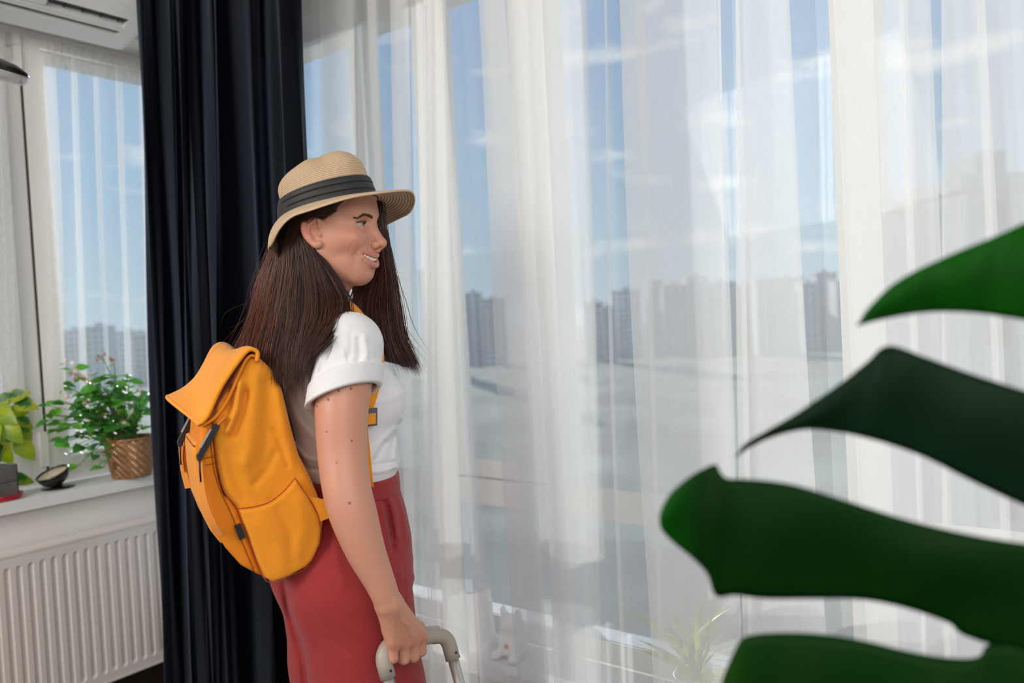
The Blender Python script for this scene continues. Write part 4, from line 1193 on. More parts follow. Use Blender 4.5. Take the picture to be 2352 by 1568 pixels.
def strand_mesh(name, S, r, par, colors, m):
    n, npt, _ = S.shape
    T = np.gradient(S, axis=1); T /= np.maximum(np.linalg.norm(T, axis=2, keepdims=True), 1e-9)
    v = np.array([0.3, 0.2, 0.93]); N = np.cross(T, np.cross(v+0*T, T)); 
    A = np.cross(T, FW+0*T); A /= np.maximum(np.linalg.norm(A, axis=2, keepdims=True), 1e-9); Bv = np.cross(T, A)
    tt = np.linspace(0, 1, npt)
    rad = r[:, None]*np.clip(np.minimum(1, 4*(1-tt)+0.12), 0.12, 1)[None, :]
    ring = []
    for k in range(3):
        a = 2*math.pi*k/3+0.5; ring.append(S+(A*math.cos(a)+Bv*math.sin(a))*rad[:, :, None])
    V = np.stack(ring, 2).reshape(-1, 3)
    base = (np.arange(n)*npt*3)[:, None, None]+(np.arange(npt-1)*3)[None, :, None]
    Q = []
    for k in range(3):
        k2 = (k+1) % 3
        Q.append(np.concatenate([base+k, base+k2, base+3+k2, base+3+k], 2).reshape(-1, 4))
    o = np_mesh(name, V, np.vstack(Q), m, par)
    paint(o, np.repeat(colors, npt*3, 0)); return o
hr = np.random.default_rng(5)
def hcol(n, warm, S_=None):
    a, b, c = np.array(srgb(34, 20, 17)[:3]), np.array(srgb(74, 44, 34)[:3]), np.array(srgb(108, 60, 44)[:3])
    u = hr.uniform(0, 1, n)[:, None]
    if S_ is not None: u = np.clip(u+np.clip((640-to_px(S_[:, 9])[0])/110, 0, 0.55)[:, None], 0, 1)  # strands at her back redder: sunlit glow painted into the colour
    k = np.where(u < 1-warm, a+(b-a)*(u/(1-warm)), b+(c-b)*((u-1+warm)/warm)); return k
near = [[(628, 575, 1.60), (598, 640, 1.60), (590, 690, 1.58), (574, 755, 1.54), (552, 805, 1.50), (540, 826, 1.47)],
 [(640, 570, 1.56), (618, 650, 1.56), (606, 720, 1.54), (590, 785, 1.48), (585, 832, 1.44)],
 [(655, 560, 1.52), (642, 650, 1.50), (628, 740, 1.47), (616, 810, 1.43), (612, 862, 1.41)],
 [(672, 545, 1.48), (665, 640, 1.465), (652, 740, 1.44), (642, 820, 1.415), (645, 876, 1.395)],
 [(684, 530, 1.465), (690, 630, 1.45), (685, 730, 1.425), (675, 815, 1.40), (678, 878, 1.385)],
 [(692, 530, 1.46), (708, 620, 1.445), (715, 700, 1.42), (702, 790, 1.395), (690, 868, 1.375)],
 [(698, 540, 1.455), (722, 610, 1.445), (742, 690, 1.43), (735, 760, 1.385), (716, 810, 1.365)],
 [(704, 560, 1.455), (735, 610, 1.45), (768, 670, 1.455), (782, 715, 1.43), (755, 775, 1.37), (728, 800, 1.365)],
 [(712, 575, 1.455), (745, 605, 1.455), (778, 655, 1.47), (796, 700, 1.48), (790, 735, 1.45)]]
S1_ = np.concatenate([strands(near, 4600, (0.0055, 0.006, 0.0025), None, hr), strands(near[:5], 2000, (0.0075, 0.006, 0.003), None, hr)])
wild = strands(near[:3], 160, (0.010, 0.020, 0.010), None, hr)
top = [[(797, 452, 0.0), (786, 468, 0), (774, 480, 0), (760, 489, 0), (750, 494, 0), (743, 500, 0)],
 [(788, 455, 0), (768, 470, 0), (746, 478, 0), (726, 486, 0), (709, 491, 0), (698, 500, 0)],
 [(772, 464, 0), (745, 472, 0), (718, 474, 0), (697, 492, 0), (684, 520, 0), (676, 560, 0)],
 [(740, 472, 0), (716, 482, 0), (698, 492, 0), (680, 500, 0), (668, 530, 0), (660, 570, 0)]]
scalp_ = Field(); scalp_.ops = hf.ops+cf.ops
def on_scalp(q):
    """where the line of sight through a pixel meets the head, a little proud of it"""
    p = np.array([PX(q[0], q[1], d) for d in np.linspace(1.36, 1.70, 171)])
    v = scalp_.ev(p); k = int(np.argmax(v < 0.0015)) if (v < 0.0015).any() else int(np.argmin(v))
    return (q[0], q[1], np.linspace(1.36, 1.70, 171)[k]-0.025-0.002)
top = [[on_scalp(q) for q in g] for g in top]
S2_ = strands(top, 1500, (0.0022, 0.0015, 0.0008), None, hr)
far = [[(862, 455, 1.555), (866, 520, 1.56), (860, 580, 1.575), (828, 650, 1.60), (812, 700, 1.60), (828, 760, 1.60)],
 [(866, 455, 1.555), (874, 540, 1.56), (876, 620, 1.575), (856, 690, 1.59), (860, 760, 1.60), (888, 815, 1.60)],
 [(869, 460, 1.555), (880, 550, 1.56), (890, 640, 1.575), (890, 710, 1.59), (903, 780, 1.59), (935, 846, 1.59)],
 [(871, 465, 1.555), (884, 550, 1.56), (904, 640, 1.575), (917, 710, 1.58), (928, 780, 1.585), (965, 856, 1.59)]]
S3_ = strands(far, 2200, (0.0045, 0.005, 0.002), None, hr)
S4_ = strands(far[2:], 90, (0.006, 0.012, 0.006), None, hr)
for nm, S_, w_ in (('strands', S1_, 0.25), ('strands', wild, 0.8), ('strands', S2_, 0.1), ('strands', np.concatenate([S3_, S4_]), 0.35)):
    n = len(S_)
    strand_mesh(nm, S_, hr.uniform(0.00038, 0.00072, n)*(0.5 if S_ is wild else 1), hair, hcol(n, w_, S_), M_hair)
# ------------------------------------------------------------------ backpack
M_can = mat('orange_canvas', srgb(238, 150, 24), 0.85, bump=(900, 0.35), vary=(9, 0.06), Sheen_Weight=0.15)
M_can2 = mat('orange_canvas_trim', srgb(226, 132, 18), 0.85, bump=(900, 0.35), vary=(9, 0.06))
M_web = mat('tan_orange_webbing', srgb(222, 140, 60), 0.8, bump=(700, 0.4))
M_blk = mat('black_plastic', (0.010, 0.010, 0.011), 0.35, vary=(40, 0.1))
M_steel = mat('grey_buckle_edge', srgb(190, 190, 188), 0.3, 0.8, vary=(60, 0.1))
M_stitch = mat('dark_seam', srgb(150, 72, 8), 0.9, bump=(900, 0.3))
ln = HB[:, 1]; rn = -ln; bk = -HB[:, 0]                       # left, right, outwards from her back
PQ = B0+0*ln; PQ = BF(-0.105, -0.136, 1.2)                    # a point of the pack's right side
def side(px, py, off=0.0):
    """point of the pack's right side panel seen at a pixel, moved out by off"""
    r = vec(ray(px, py)); o = np.array([0, 0, CAMZ]); t = ((PQ+rn*off-o)@rn)/(r@rn); return o+r*t
def plane2(p): q = p-PQ; return np.stack([q@bk, q[:, 2]], 1)
def poly_sd(P2, poly):
    d = np.full(len(P2), 1e9); sgn = np.ones(len(P2)); n = len(poly)
    for i in range(n):
        a, b = poly[i], poly[i-1]; e = b-a; w = P2-a
        t = np.clip((w@e)/(e@e), 0, 1); q = w-t[:, None]*e; d = np.minimum(d, (q*q).sum(1))
        c1 = P2[:, 1] >= a[1]; c2 = P2[:, 1] < b[1]; c3 = e[0]*w[:, 1] > e[1]*w[:, 0]
        flip = (c1 & c2 & c3) | (~c1 & ~c2 & ~c3); sgn[flip] *= -1
    return sgn*np.sqrt(d)
def prism(pix, x0, x1, rnd, n=60):
    """rounded prism over the outline seen at pix, from x0 to x1 metres towards her left"""
    pts = np.array([side(*q) for q in pix]); pp = plane2(pts)
    loop = spline([pp[-1]]+list(pp)+[pp[0]], n)[int(n*0.5/(len(pp)+1)):] if False else pp
    def f(p):
        d2 = poly_sd(plane2(p), loop)+rnd; l = (p-PQ)@ln; dl = np.abs(l-(x0+x1)/2)-(x1-x0)/2+rnd
        return np.minimum(np.maximum(d2, dl), 0)+np.hypot(np.maximum(d2, 0), np.maximum(dl, 0))-rnd
    return f, pts.mean(0)+ln*(x0+x1)/2, 0.5
pack = thing('backpack', tuple(BF(-0.16, 0, 0.80)), 'orange canvas flap-top backpack worn on the woman\'s back', 'backpack')
main_px = [(592, 816), (628, 850), (644, 885), (668, 975), (688, 1045), (712, 1090), (730, 1132), (742, 1165), (745, 1200), (738, 1240), (722, 1284), (704, 1304), (660, 1325), (625, 1337), (607, 1328), (590, 1290), (549, 1175), (515, 1131), (500, 1075), (492, 1020), (490, 974), (503, 930), (533, 885), (553, 842), (573, 818)]
mf = Field(); f, c, r = prism(main_px, 0.0, 0.275, 0.014); mf.custom(f, 'u', 0.01, c, r)
mf.cap(side(530, 882), side(567, 914), 0.0065, 0.004, 0.004, 's'); mf.ell(side(514, 914), (0.012, 0.012, 0.02), None, 0.006, 's')
mf.ridge([(552, 880), (545, 940), (524, 990)], 9, 0.0085, 1.2, 1.55); mf.ridge([(566, 900), (556, 950), (534, 1000)], 8, -0.0075, 1.2, 1.55); mf.ridge([(532, 890), (526, 930), (512, 975)], 7, -0.0070, 1.2, 1.55)
mf.ridge([(592, 860), (582, 950), (566, 1060)], 20, 0.0055, 1.2, 1.55); mf.ridge([(612, 880), (616, 960), (604, 1060)], 14, -0.0035, 1.2, 1.55)
mf.ridge([(640, 900), (652, 990), (668, 1060)], 14, 0.0040, 1.2, 1.55); mf.ridge([(628, 985), (645, 1020), (662, 1070)], 6, -0.0045, 1.2, 1.55)
mf.ridge([(632, 1040), (612, 1080), (585, 1110)], 9, -0.0035, 1.2, 1.55); mf.ridge([(560, 1060), (575, 1120), (610, 1140)], 14, 0.0030, 1.2, 1.55); mf.ridge([(525, 1040), (540, 1100), (560, 1140)], 9, -0.0030, 1.2, 1.55)
lo, hi = BF(-0.2, 0, 1)-0.36, BF(-0.2, 0, 1)+0.36; lo[2] = 0.78; hi[2] = 1.36
V, Q = mf.build(lo, hi, 0.0032, 2); mainb = np_mesh('pack_body', V, Q, M_can, pack)
# side pocket, a second layer of cloth on the lower side
pk_px = [(546, 1169), (585, 1164), (620, 1153), (652, 1128), (678, 1098), (706, 1140), (728, 1178), (736, 1215), (732, 1248), (716, 1283), (700, 1300), (658, 1322), (625, 1334), (609, 1325), (592, 1290), (568, 1225)]
qf = Field(); f, c, r = prism(pk_px, -0.010, 0.02, 0.006); qf.custom(f, 'u', 0.01, c, r)
qf.ridge([(600, 1200), (640, 1240), (650, 1300)], 22, 0.003, 1.2, 1.55); qf.ridge([(690, 1150), (700, 1210), (680, 1280)], 18, 0.003, 1.2, 1.55); qf.ridge([(640, 1170), (665, 1220), (672, 1290)], 12, -0.002, 1.2, 1.55)
V, Q = qf.build(lo, hi, 0.003, 2); np_mesh('side_pocket', V, Q, M_can, pack)
# front compartment with its own pocket
fr_px = [(490, 974), (492, 1020), (500, 1075), (515, 1131), (549, 1175), (590, 1290), (607, 1328), (586, 1318), (556, 1302), (520, 1262), (496, 1222), (474, 1160), (463, 1095), (458, 1040), (462, 985), (474, 968)]
ff = Field(); f, c, r = prism(fr_px, 0.004, 0.272, 0.010); ff.custom(f, 'u', 0.01, c, r)
ff.ridge([(497, 1040), (503, 1100), (525, 1165), (556, 1245), (584, 1308)], 3, -0.003, 1.2, 1.5)
V, Q = ff.build(lo, hi, 0.0032, 2); np_mesh('front_compartment', V, Q, M_can2, pack)
fp_px = [(463, 1020), (474, 1060), (484, 1110), (500, 1165), (522, 1230), (532, 1262), (512, 1258), (488, 1228), (462, 1165), (450, 1100), (446, 1045), (450, 1022)]
pf2 = Field(); f, c, r = prism(fp_px, 0.03, 0.255, 0.010); pf2.custom(f, 'u', 0.01, c, r)
V, Q = pf2.build(lo, hi, 0.0032, 2); fpk = np_mesh('front_pocket', V, Q, M_can, pack)
# seams (piping)
sm = lambda pts, off, r, name='piping', m=M_stitch: tube(name, [tuple(q) for q in spline([side(px, py, off) for px, py in pts], 40)], r, m, pack, 6)
sm([(490, 978), (493, 1024), (501, 1076), (516, 1131), (549, 1175), (590, 1290), (608, 1330), (624, 1338)], -0.0004, 0.0009)
sm([(482, 985), (486, 1040), (494, 1090), (512, 1140), (533, 1185), (560, 1255), (586, 1316)], -0.0045, 0.0008)
sm([(548, 1168), (585, 1163), (620, 1152), (652, 1127), (678, 1097)], 0.0078, 0.0009)
sm([(547, 1171), (590, 1290), (609, 1329), (626, 1337), (660, 1324), (704, 1303), (733, 1250), (738, 1215), (728, 1177), (706, 1139), (679, 1099)], 0.0078, 0.0007)
sm([(470, 1068), (484, 1066), (500, 1060)], -0.003, 0.0007); sm([(468, 1052), (482, 1050), (498, 1044)], -0.003, 0.0007)
# lid: a thick folded sheet
near = spline([side(px, py, 0.006) for px, py in [(590, 830), (592, 815), (574, 809), (556, 820), (541, 842), (521, 882), (502, 920), (480, 952), (454, 972)]], 36)
W_ = 0.29; Vn = []; NJ = 18
for i, p in enumerate(near):
    s = i/35
    for j in range(NJ+1):
        u = j/NJ; q = p+ln*(W_*u)
        dn_ = np.array([0, 0, 1.0])*math.cos(1.0*s)+bk*math.sin(0.9*s)
        bul = 0.030*math.sin(math.pi*u)*s*(1-0.3*s)+0.005*math.sin(7*u+3*s)+0.004*math.sin(11*s+4*u)
        q = q+dn_*bul+np.array([0, 0, 0.030])*u*s+bk*(0.020*u*s)
        Vn.append(q)
Fc = [(i*(NJ+1)+j, i*(NJ+1)+j+1, (i+1)*(NJ+1)+j+1, (i+1)*(NJ+1)+j) for i in range(35) for j in range(NJ)]
lid = mesh('lid_flap', Vn, Fc, M_can, pack); md = lid.modifiers.new('thickness', 'SOLIDIFY'); md.thickness = 0.005; md.offset = 0
hem_pts = [Vn[i*(NJ+1)] for i in range(36)]+[Vn[35*(NJ+1)+j] for j in range(1, NJ+1)]+[Vn[i*(NJ+1)+NJ] for i in range(34, -1, -1)]
V, Fc = tube_data(hem_pts, 0.0040, 8); mesh('hem', V, Fc, M_can, lid)
inner = [vec(q)-(bk*0.012*math.sin(i/35*3))-np.array([0, 0, 0.006]) for i, q in enumerate(near[6:])]
V, Fc = tube_data([q+ln*0.003 for q in inner], 0.0030, 6); mesh('lid_binding', V, Fc, M_can2, lid)
# buckles and strap tails
def slab_along(name, a, b, w, t, nrm, m, par):
    a, b, nrm = vec(a), vec(b), vec(nrm); d = (b-a)/np.linalg.norm(b-a); nrm = nrm-d*(nrm@d); nrm /= np.linalg.norm(nrm); s_ = np.cross(d, nrm)
    bm = bmesh.new(); vs = []
    for e in (a, b):
        for x, y in ((-1, -1), (1, -1), (1, 1), (-1, 1)): vs.append(bm.verts.new(e+s_*x*w/2+nrm*y*t/2))
    for fce in ((3, 2, 1, 0), (4, 5, 6, 7), (0, 1, 5, 4), (1, 2, 6, 5), (2, 3, 7, 6), (3, 0, 4, 7)): bm.faces.new([vs[k] for k in fce])
    return bm_obj(name, bm, m, par, False, min(w, t)*0.25)
for (a, b, off) in (((499, 974), (457, 1050), 0.0), ((436, 0), (0, 0), 0.21)):
    o_ = ln*off
    A_, B_ = side(499, 974, 0.004)+o_, side(457, 1050, 0.004)+o_
    if off: A_, B_ = A_+bk*0.012+UP*0.012, B_+bk*0.016+UP*0.002
    k = slab_along('buckle', A_, B_, 0.013, 0.010, bk, M_blk, pack)
    d_ = B_-A_
    slab_along('buckle_edge', A_+d_*0.10+bk*0.0075-UP*0.001, A_+d_*0.66+bk*0.0075-UP*0.001, 0.012, 0.003, bk, M_steel, k)
    slab_along('buckle_bar', B_-rn*0.014, B_+rn*0.016, 0.007, 0.007, UP, M_blk, k)
    top_ = A_-d_*0.22-bk*0.006
    ribbon('lid_strap', [top_, A_-d_*0.15-bk*0.004, A_], 0.014, tuple(bk), 0.002, M_web, pack, 10)
    tp = [side(457, 1056, 0.004), side(459, 1085, 0.005), side(464, 1125, 0.007), side(474, 1165, 0.009), side(489, 1200, 0.010), side(506, 1228, 0.006)]
    if off: tp = [q+o_+bk*0.012 for q in tp[:4]]
    ribbon('strap_tail', tp, 0.014, tuple(bk*0.55+rn*0.6), 0.0022, M_web, pack, 20)
    tube('cord_end', [tuple(B_+rn*0.003), tuple(B_-UP*0.02+rn*0.003), tuple(B_-UP*0.042+rn*0.004)], 0.0016, M_blk, pack, 6)
zp = [side(448, 1026, -0.02)+ln*t+bk*0.0005 for t in np.linspace(0.012, 0.225, 12)]
tube('pocket_zip', [tuple(q) for q in zp], 0.0018, M_stitch, fpk, 6)
ribbon('pocket_strap', [side(447, 1050, 0)+ln*0.20+bk*0.004, side(450, 1085, 0)+ln*0.20+bk*0.008, side(458, 1120, 0)+ln*0.20+bk*0.010], 0.018, tuple(bk), 0.002, M_web, pack, 10)
slab_along('zip_pull', side(545, 1204, 0.005), side(557, 1236, 0.005), 0.011, 0.006, rn, M_blk, pack)
# shoulder straps laid on the shirt
def on_field(F, px, py, d0=1.30, d1=1.80, off=0.004):
    dd = np.linspace(d0, d1, 251); p = np.array([PX(px, py, d) for d in dd]); v = F.ev(p)
    k = int(np.argmax(v < off)) if (v < off).any() else int(np.argmin(v)); q = F.snap(p[k:k+1], off)[0]; return q, F.grad(p[k:k+1])[0]
shirtF = Field(); shirtF.ops = [o for o in sf.ops if o[1] in 'u'][:9]
pts, nrm = [], []
for bfp in [(-0.11, -0.085, 1.34), (-0.06, -0.085, 1.41), (-0.015, -0.087, 1.42), (0.03, -0.095, 1.385), (0.036, -0.118, 1.33), (0.004, -0.140, 1.26), (-0.016, -0.148, 1.20), (-0.014, -0.148, 1.14), (-0.012, -0.144, 1.09), (-0.01, -0.142, 1.045), (-0.06, -0.135, 1.03), (-0.10, -0.115, 1.02)]:
    q = shirtF.snap(BF(*bfp)[None], 0.006)[0]; pts.append(q); nrm.append(shirtF.grad(q[None])[0])
pts = [side(612, 838, -0.05)-bk*0.0]+pts; nrm = [UP]+nrm
ribbon('shoulder_strap', pts, 0.034, [tuple(n_) for n_ in nrm], 0.005, M_can, pack, 70)
pts, nrm = [], []
for bfp in [(-0.12, 0.085, 1.33), (-0.09, 0.085, 1.37), (-0.03, 0.085, 1.42), (0.04, 0.09, 1.38), (0.075, 0.10, 1.29), (0.098, 0.105, 1.23), (0.085, 0.115, 1.16), (0.055, 0.128, 1.09), (0.0, 0.142, 1.045), (-0.06, 0.135, 1.03), (-0.10, 0.115, 1.02)]:
    q = shirtF.snap(BF(*bfp)[None], 0.006)[0]; pts.append(q); nrm.append(shirtF.grad(q[None])[0])
ribbon('shoulder_strap', pts, 0.034, [tuple(n_) for n_ in nrm], 0.005, M_can, pack, 60)
q, g_ = on_field(shirtF, 850, 958, off=0.014)
t_ = np.cross(g_, RT); t_ /= np.linalg.norm(t_)
uu = UP-g_*(UP@g_); uu /= np.linalg.norm(uu)
M_adj = mat('grey_adjuster', srgb(90, 90, 92), 0.4, vary=(60, 0.1))
k = slab_along('strap_adjuster', q-uu*0.017, q+uu*0.017, 0.028, 0.005, g_, M_adj, pack)
slab_along('adjuster_webbing', q-uu*0.012+g_*0.004, q+uu*0.008+g_*0.004, 0.018, 0.004, g_, M_can, k)
# wing that ties the strap to the lower corner of the pack
a1, a2, a3, a4 = side(704, 1138, 0.0), side(724, 1200, 0.0), side(760, 1150, 0.012)+bk*-0.0, side(757, 1188, 0.012)
bm = bmesh.new()
vs = [bm.verts.new(q+rn*o) for o in (0.004, -0.004) for q in (a1, a2, a4, a3)]
for fce in ((0, 1, 2, 3), (7, 6, 5, 4), (0, 4, 5, 1), (1, 5, 6, 2), (2, 6, 7, 3), (3, 7, 4, 0)): bm.faces.new([vs[k_] for k_ in fce])
bm_obj('strap_wing', bm, M_can, pack, False, 0.002)

# ------------------------------------------------------------------ suitcase with the pulled-out handle
M_grip = mat('taupe_plastic', srgb(166, 156, 146), 0.42, bump=(400, 0.05), vary=(30, 0.03))
M_alu = mat('brushed_aluminium', srgb(196, 196, 190), 0.35, 0.7, bump=(300, 0.05))
M_case = mat('pale_suitcase_shell', srgb(186, 180, 172), 0.4, bump=(300, 0.08))
M_wheel = mat('black_wheel', (0.02, 0.02, 0.02), 0.5, bump=(100, 0.1))
gd = grip_dir.copy(); gd[2] = 0; gd /= np.linalg.norm(gd)
gmid = (GR0+GR1)/2; glen = np.linalg.norm(GR1-GR0)
sdn = -UP+0.28*RT-0.15*FW; sdn -= gd*(sdn@gd)*0.55; sdn /= np.linalg.norm(sdn)
sn = np.cross(gd, sdn); sn /= np.linalg.norm(sn)
case = thing('suitcase', (float((gmid+sdn*0.75)[0]), float((gmid+sdn*0.75)[1]), 0.0), 'suitcase with grey telescopic handle held in the right hand of the woman', 'suitcase')
cr_ = 0.026
def corner(c_, s_):
    out = []
    for a_ in np.linspace(0, math.pi/2, 8):
        out.append(c_+gd*s_*(-cr_+cr_*math.sin(a_))+sdn*(cr_-cr_*math.cos(a_)))
    return out
gpath = [GR0+sdn*0.052]+corner(GR0, -1)[::-1]+[GR0*(1-t)+GR1*t for t in (0.25, 0.5, 0.75)]+corner(GR1, 1)+[GR1+sdn*0.052]
V, Fc = tube_data(gpath, 0.0145, 16); grip_o = mesh('handle_grip', V, Fc, M_grip, case)
V, Fc = tube_data([q-sdn*0.0135 for q in gpath[6:-6]], 0.006, 8, caps=True); mesh('grip_inlay', V, Fc, M_grip, grip_o)
for G_, s_ in ((GR0, -1), (GR1, 1)):
    c_ = G_+sdn*0.040
    V, Fc = tube_data([c_-sn*0.0155, c_-sn*0.0125], 0.0024, 10); mesh('screw', V, Fc, M_blk, grip_o)
    V, Fc = tube_data([c_+sn*0.0155, c_+sn*0.0125], 0.0024, 10); mesh('screw', V, Fc, M_blk, grip_o)
    V, Fc = tube_data([G_+sdn*0.045, G_+sdn*0.36], 0.0105, 14, 1.0); mesh('handle_tube', V, Fc, M_alu, case)
HL = (gmid[2]-0.028)/-sdn[2]
z0_, z1_ = 0.30, HL-0.045
cm = gmid-sn*0.0
def case_pt(g_, n_, d_): return cm+gd*g_+sn*n_+sdn*d_
cf2 = Field()
R_ = np.stack([gd, sn, sdn], 1)
def sdbox(p, c_, h_, r_):
    q = np.abs((p-c_)@R_)-(np.array(h_)-r_); return np.linalg.norm(np.maximum(q, 0), axis=1)+np.minimum(q.max(1), 0)-r_
cc = case_pt(0, 0.0, (z0_+z1_)/2)
cf2.custom(lambda p: sdbox(p, cc, (0.15, 0.095, (z1_-z0_)/2), 0.035), 'u', 0.01, cc, 0.4)
for k_ in (-0.09, -0.045, 0, 0.045, 0.09):
    cf2.custom(lambda p, k_=k_: 0.003*np.exp(-((((p-cc)@gd)-k_)/0.006)**2)*(np.abs((p-cc)@sn) > 0.06), 'b')
V, Q = cf2.build(cc-0.38, cc+0.38, 0.005, 1); np_mesh('shell', V, Q, M_case, case)
for g_ in (-0.11, 0.11):
    for n_ in (-0.065, 0.065):
        c_ = case_pt(g_, n_, z1_+0.016)
        V, Fc = tube_data([c_-gd*0.010, c_+gd*0.010], 0.022, 16); w_ = mesh('wheel', V, Fc, M_wheel, case)
vz = min((o.matrix_world @ v.co).z if False else v.co.z for o in case.children for v in o.data.vertices)
# ------------------------------------------------------------------ radiator under the side window
M_rad = mat('radiator_enamel', (0.76, 0.70, 0.66), 0.32, vary=(2, 0.02))
RX = WX+0.115
rz1 = 0.680; rz0 = 0.14
ry1, ry0 = 1.56, -0.35
rad = thing('radiator', (WX+0.07, (ry0+ry1)/2, rz0), 'white ribbed panel radiator on the wall under the side window', 'radiator')
# front sheet with pressed flutes
pitch_ = 0.0365
ys_ = []; y = ry0+0.03
V, Fc = [], []
prof = [(0, 0), (0.0165, 0), (0.0215, -0.0075), (0.0315, -0.0075), (0.0365, 0)]
cols = [ry0]
k = 0
line = [(ry0, 0.0)]
y = ry0+0.02
while y < ry1-0.05:
    for (a, dx) in prof: line.append((y+a, dx))
    y += pitch_
line.append((ry1, 0.0))
zs = [(rz0, 0), (rz0+0.030, 0), (rz0+0.042, 1), (rz1-0.050, 1), (rz1-0.038, 0), (rz1, 0)]
for z, m_ in zs:
    for (yy, dx) in line: V.append((RX+dx*m_, yy, z))
n_ = len(line)
Fc = [(j*n_+i, j*n_+i+1, (j+1)*n_+i+1, (j+1)*n_+i) for j in range(len(zs)-1) for i in range(n_-1)]
mesh('front_panel', V, Fc, M_rad, rad, False)
box('rear_panel', (RX-0.085, ry0, rz0), (RX-0.012, ry1, rz1-0.02), M_rad, rad, 0.004)
box('top_rim', (RX-0.006, ry0, rz1-0.004), (RX+0.002, ry1, rz1+0.004), M_rad, rad, 0.002)
box('bottom_rim', (RX-0.012, ry0, rz0-0.006), (RX+0.002, ry1, rz0+0.002), M_rad, rad, 0.002)
tg = box('top_grille', (RX-0.09, ry0, rz1-0.012), (RX-0.008, ry1, rz1-0.006), M_rad, rad)
bm = bmesh.new(); y = 0.55
while y < ry1-0.01:
    for x0, x1 in ((RX-0.085, RX-0.050), (RX-0.046, RX-0.012)):
        add_box(bm, (x0, y, rz1-0.006), (x1, y+0.0045, rz1+0.003))
    y += 0.0095
tag(bm_obj('grille_bars', bm, M_rad, tg), kind='stuff')
box('grille_bar', (RX-0.052, ry0, rz1-0.006), (RX-0.044, ry1, rz1+0.004), M_rad, tg)
for y in (0.0, 1.2): tube('bracket', [(WX+0.002, y, rz1-0.1), (RX-0.05, y, rz1-0.1)], 0.008, M_rad, rad, 8)
tube('pipe', [(RX-0.04, ry1-0.02, rz0+0.01), (RX-0.04, ry1+0.015, rz0-0.02), (RX-0.04, ry1+0.015, 0.0)], 0.009, M_rad, rad, 10)

# ------------------------------------------------------------------ air conditioner
M_ac = mat('white_aircon_plastic', (0.80, 0.795, 0.785), 0.35, vary=(5, 0.015))
M_acd = mat('dark_vent', (0.030, 0.032, 0.032), 0.6, bump=(60, 0.3))
zb = 2.51
AY1 = on_x(296, 90, WX+0.05).y+0.01; AY0 = AY1-0.90
ac = thing('air_conditioner', (WX, (AY0+AY1)/2, zb), 'white wall air conditioner with two dark outlet slots above the side window', 'air conditioner')
X0 = WX+0.004
outer = [(0, 0.0), (0.115, 0.028), (0.185, 0.052), (0.222, 0.095), (0.232, 0.16), (0.226, 0.24), (0.205, 0.29), (0, 0.295)]
def inset(pr, s):
    c = (0.11, 0.15); return [(c[0]+(x-c[0])*s if x > 0 else 0, c[1]+(z-c[1])*s) for x, z in pr]
notch = [(0, 0.0), (0.085, 0.0207), (0.085, 0.052), (0.113, 0.059), (0.113, 0.0275), (0.137, 0.0355), (0.137, 0.075), (0.186, 0.092), (0.186, 0.0525), (0.222, 0.095), (0.232, 0.16), (0.226, 0.24), (0.205, 0.29), (0, 0.295)]
def extr(name, prof, y0, y1, m, par):
    V = [(X0+x, y, zb+z) for y in (y0, y1) for x, z in prof]; n = len(prof)
    Fc = [(i, (i+1) % n, n+(i+1) % n, n+i) for i in range(n)]+[tuple(range(n))[::-1], tuple(range(n, 2*n))]
    return mesh(name, V, Fc, m, par, False)
extr('casing', notch, AY0+0.06, AY1-0.075, M_ac, ac)
# rounded end blocks
for (ya, yb, sgn) in ((AY1-0.0755, AY1, 1), (AY0+0.0605, AY0, -1)):
    V = []; secs = [(0.0, 1.0), (0.6, 1.0), (0.82, 0.97), (0.95, 0.90), (1.0, 0.80)]
    n = len(outer)
    for t, s_ in secs:
        for x, z in inset(outer, s_): V.append((X0+x, ya+(yb-ya)*t, zb+z))
    Fc = [(j*n+i, j*n+(i+1) % n, (j+1)*n+(i+1) % n, (j+1)*n+i) for j in range(4) for i in range(n)]+[tuple(range(n))[::-1], tuple(range(4*n, 5*n))]
    mesh('end_cap', V, Fc, M_ac, ac, False)
box('outlet_slot', (X0+0.0852, AY0+0.062, zb+0.033), (X0+0.1128, AY1-0.077, zb+0.050), M_acd, ac)
box('outlet_slot', (X0+0.1372, AY0+0.062, zb+0.058), (X0+0.1858, AY1-0.077, zb+0.072), M_acd, ac)
for t in np.linspace(AY0+0.1, AY1-0.1, 12):
    box('vane', (X0+0.142, float(t), zb+0.050), (X0+0.182, float(t)+0.002, zb+0.058), M_acd, ac)
fl_ = extr('louvre_flap', [(0.142, 0.040), (0.180, 0.056), (0.181, 0.059), (0.142, 0.043)], AY0+0.08, AY1-0.35, M_ac, ac)

# ------------------------------------------------------------------ pendant lamp at the left edge
M_lampw = mat('lamp_inside_white', srgb(205, 198, 190), 0.5, vary=(20, 0.03))
M_lampb = mat('lamp_black_enamel', (0.012, 0.014, 0.016), 0.3, vary=(20, 0.1))
M_clear = mat('clear_plastic', (0.9, 0.9, 0.9), 0.08, bump=(30, 0.02), Alpha=0.35)
lc = vec(P(-42, 150, 1.9)); lz = np.array([0, 0, 1.0])
tilt_ = 0.30*RT-0.10*FW+UP; tilt_ /= np.linalg.norm(tilt_)
lampo = thing('pendant_lamp', tuple(lc), 'flat round pendant lamp with black top and clear rim hanging before the side window', 'lamp')
lathe('shade', [(0.0, 0.030), (0.030, 0.029), (0.070, 0.022), (0.094, 0.010), (0.0995, 0.003), (0.0985, 0.0), (0.093, 0.004), (0.0, 0.010)], lc, M_lampb, lampo, 48, tilt_)
lathe('diffuser', [(0.0005, -0.020), (0.045, -0.018), (0.072, -0.012), (0.080, -0.006), (0.0815, 0.002)], lc, M_lampw, lampo, 48, tilt_)
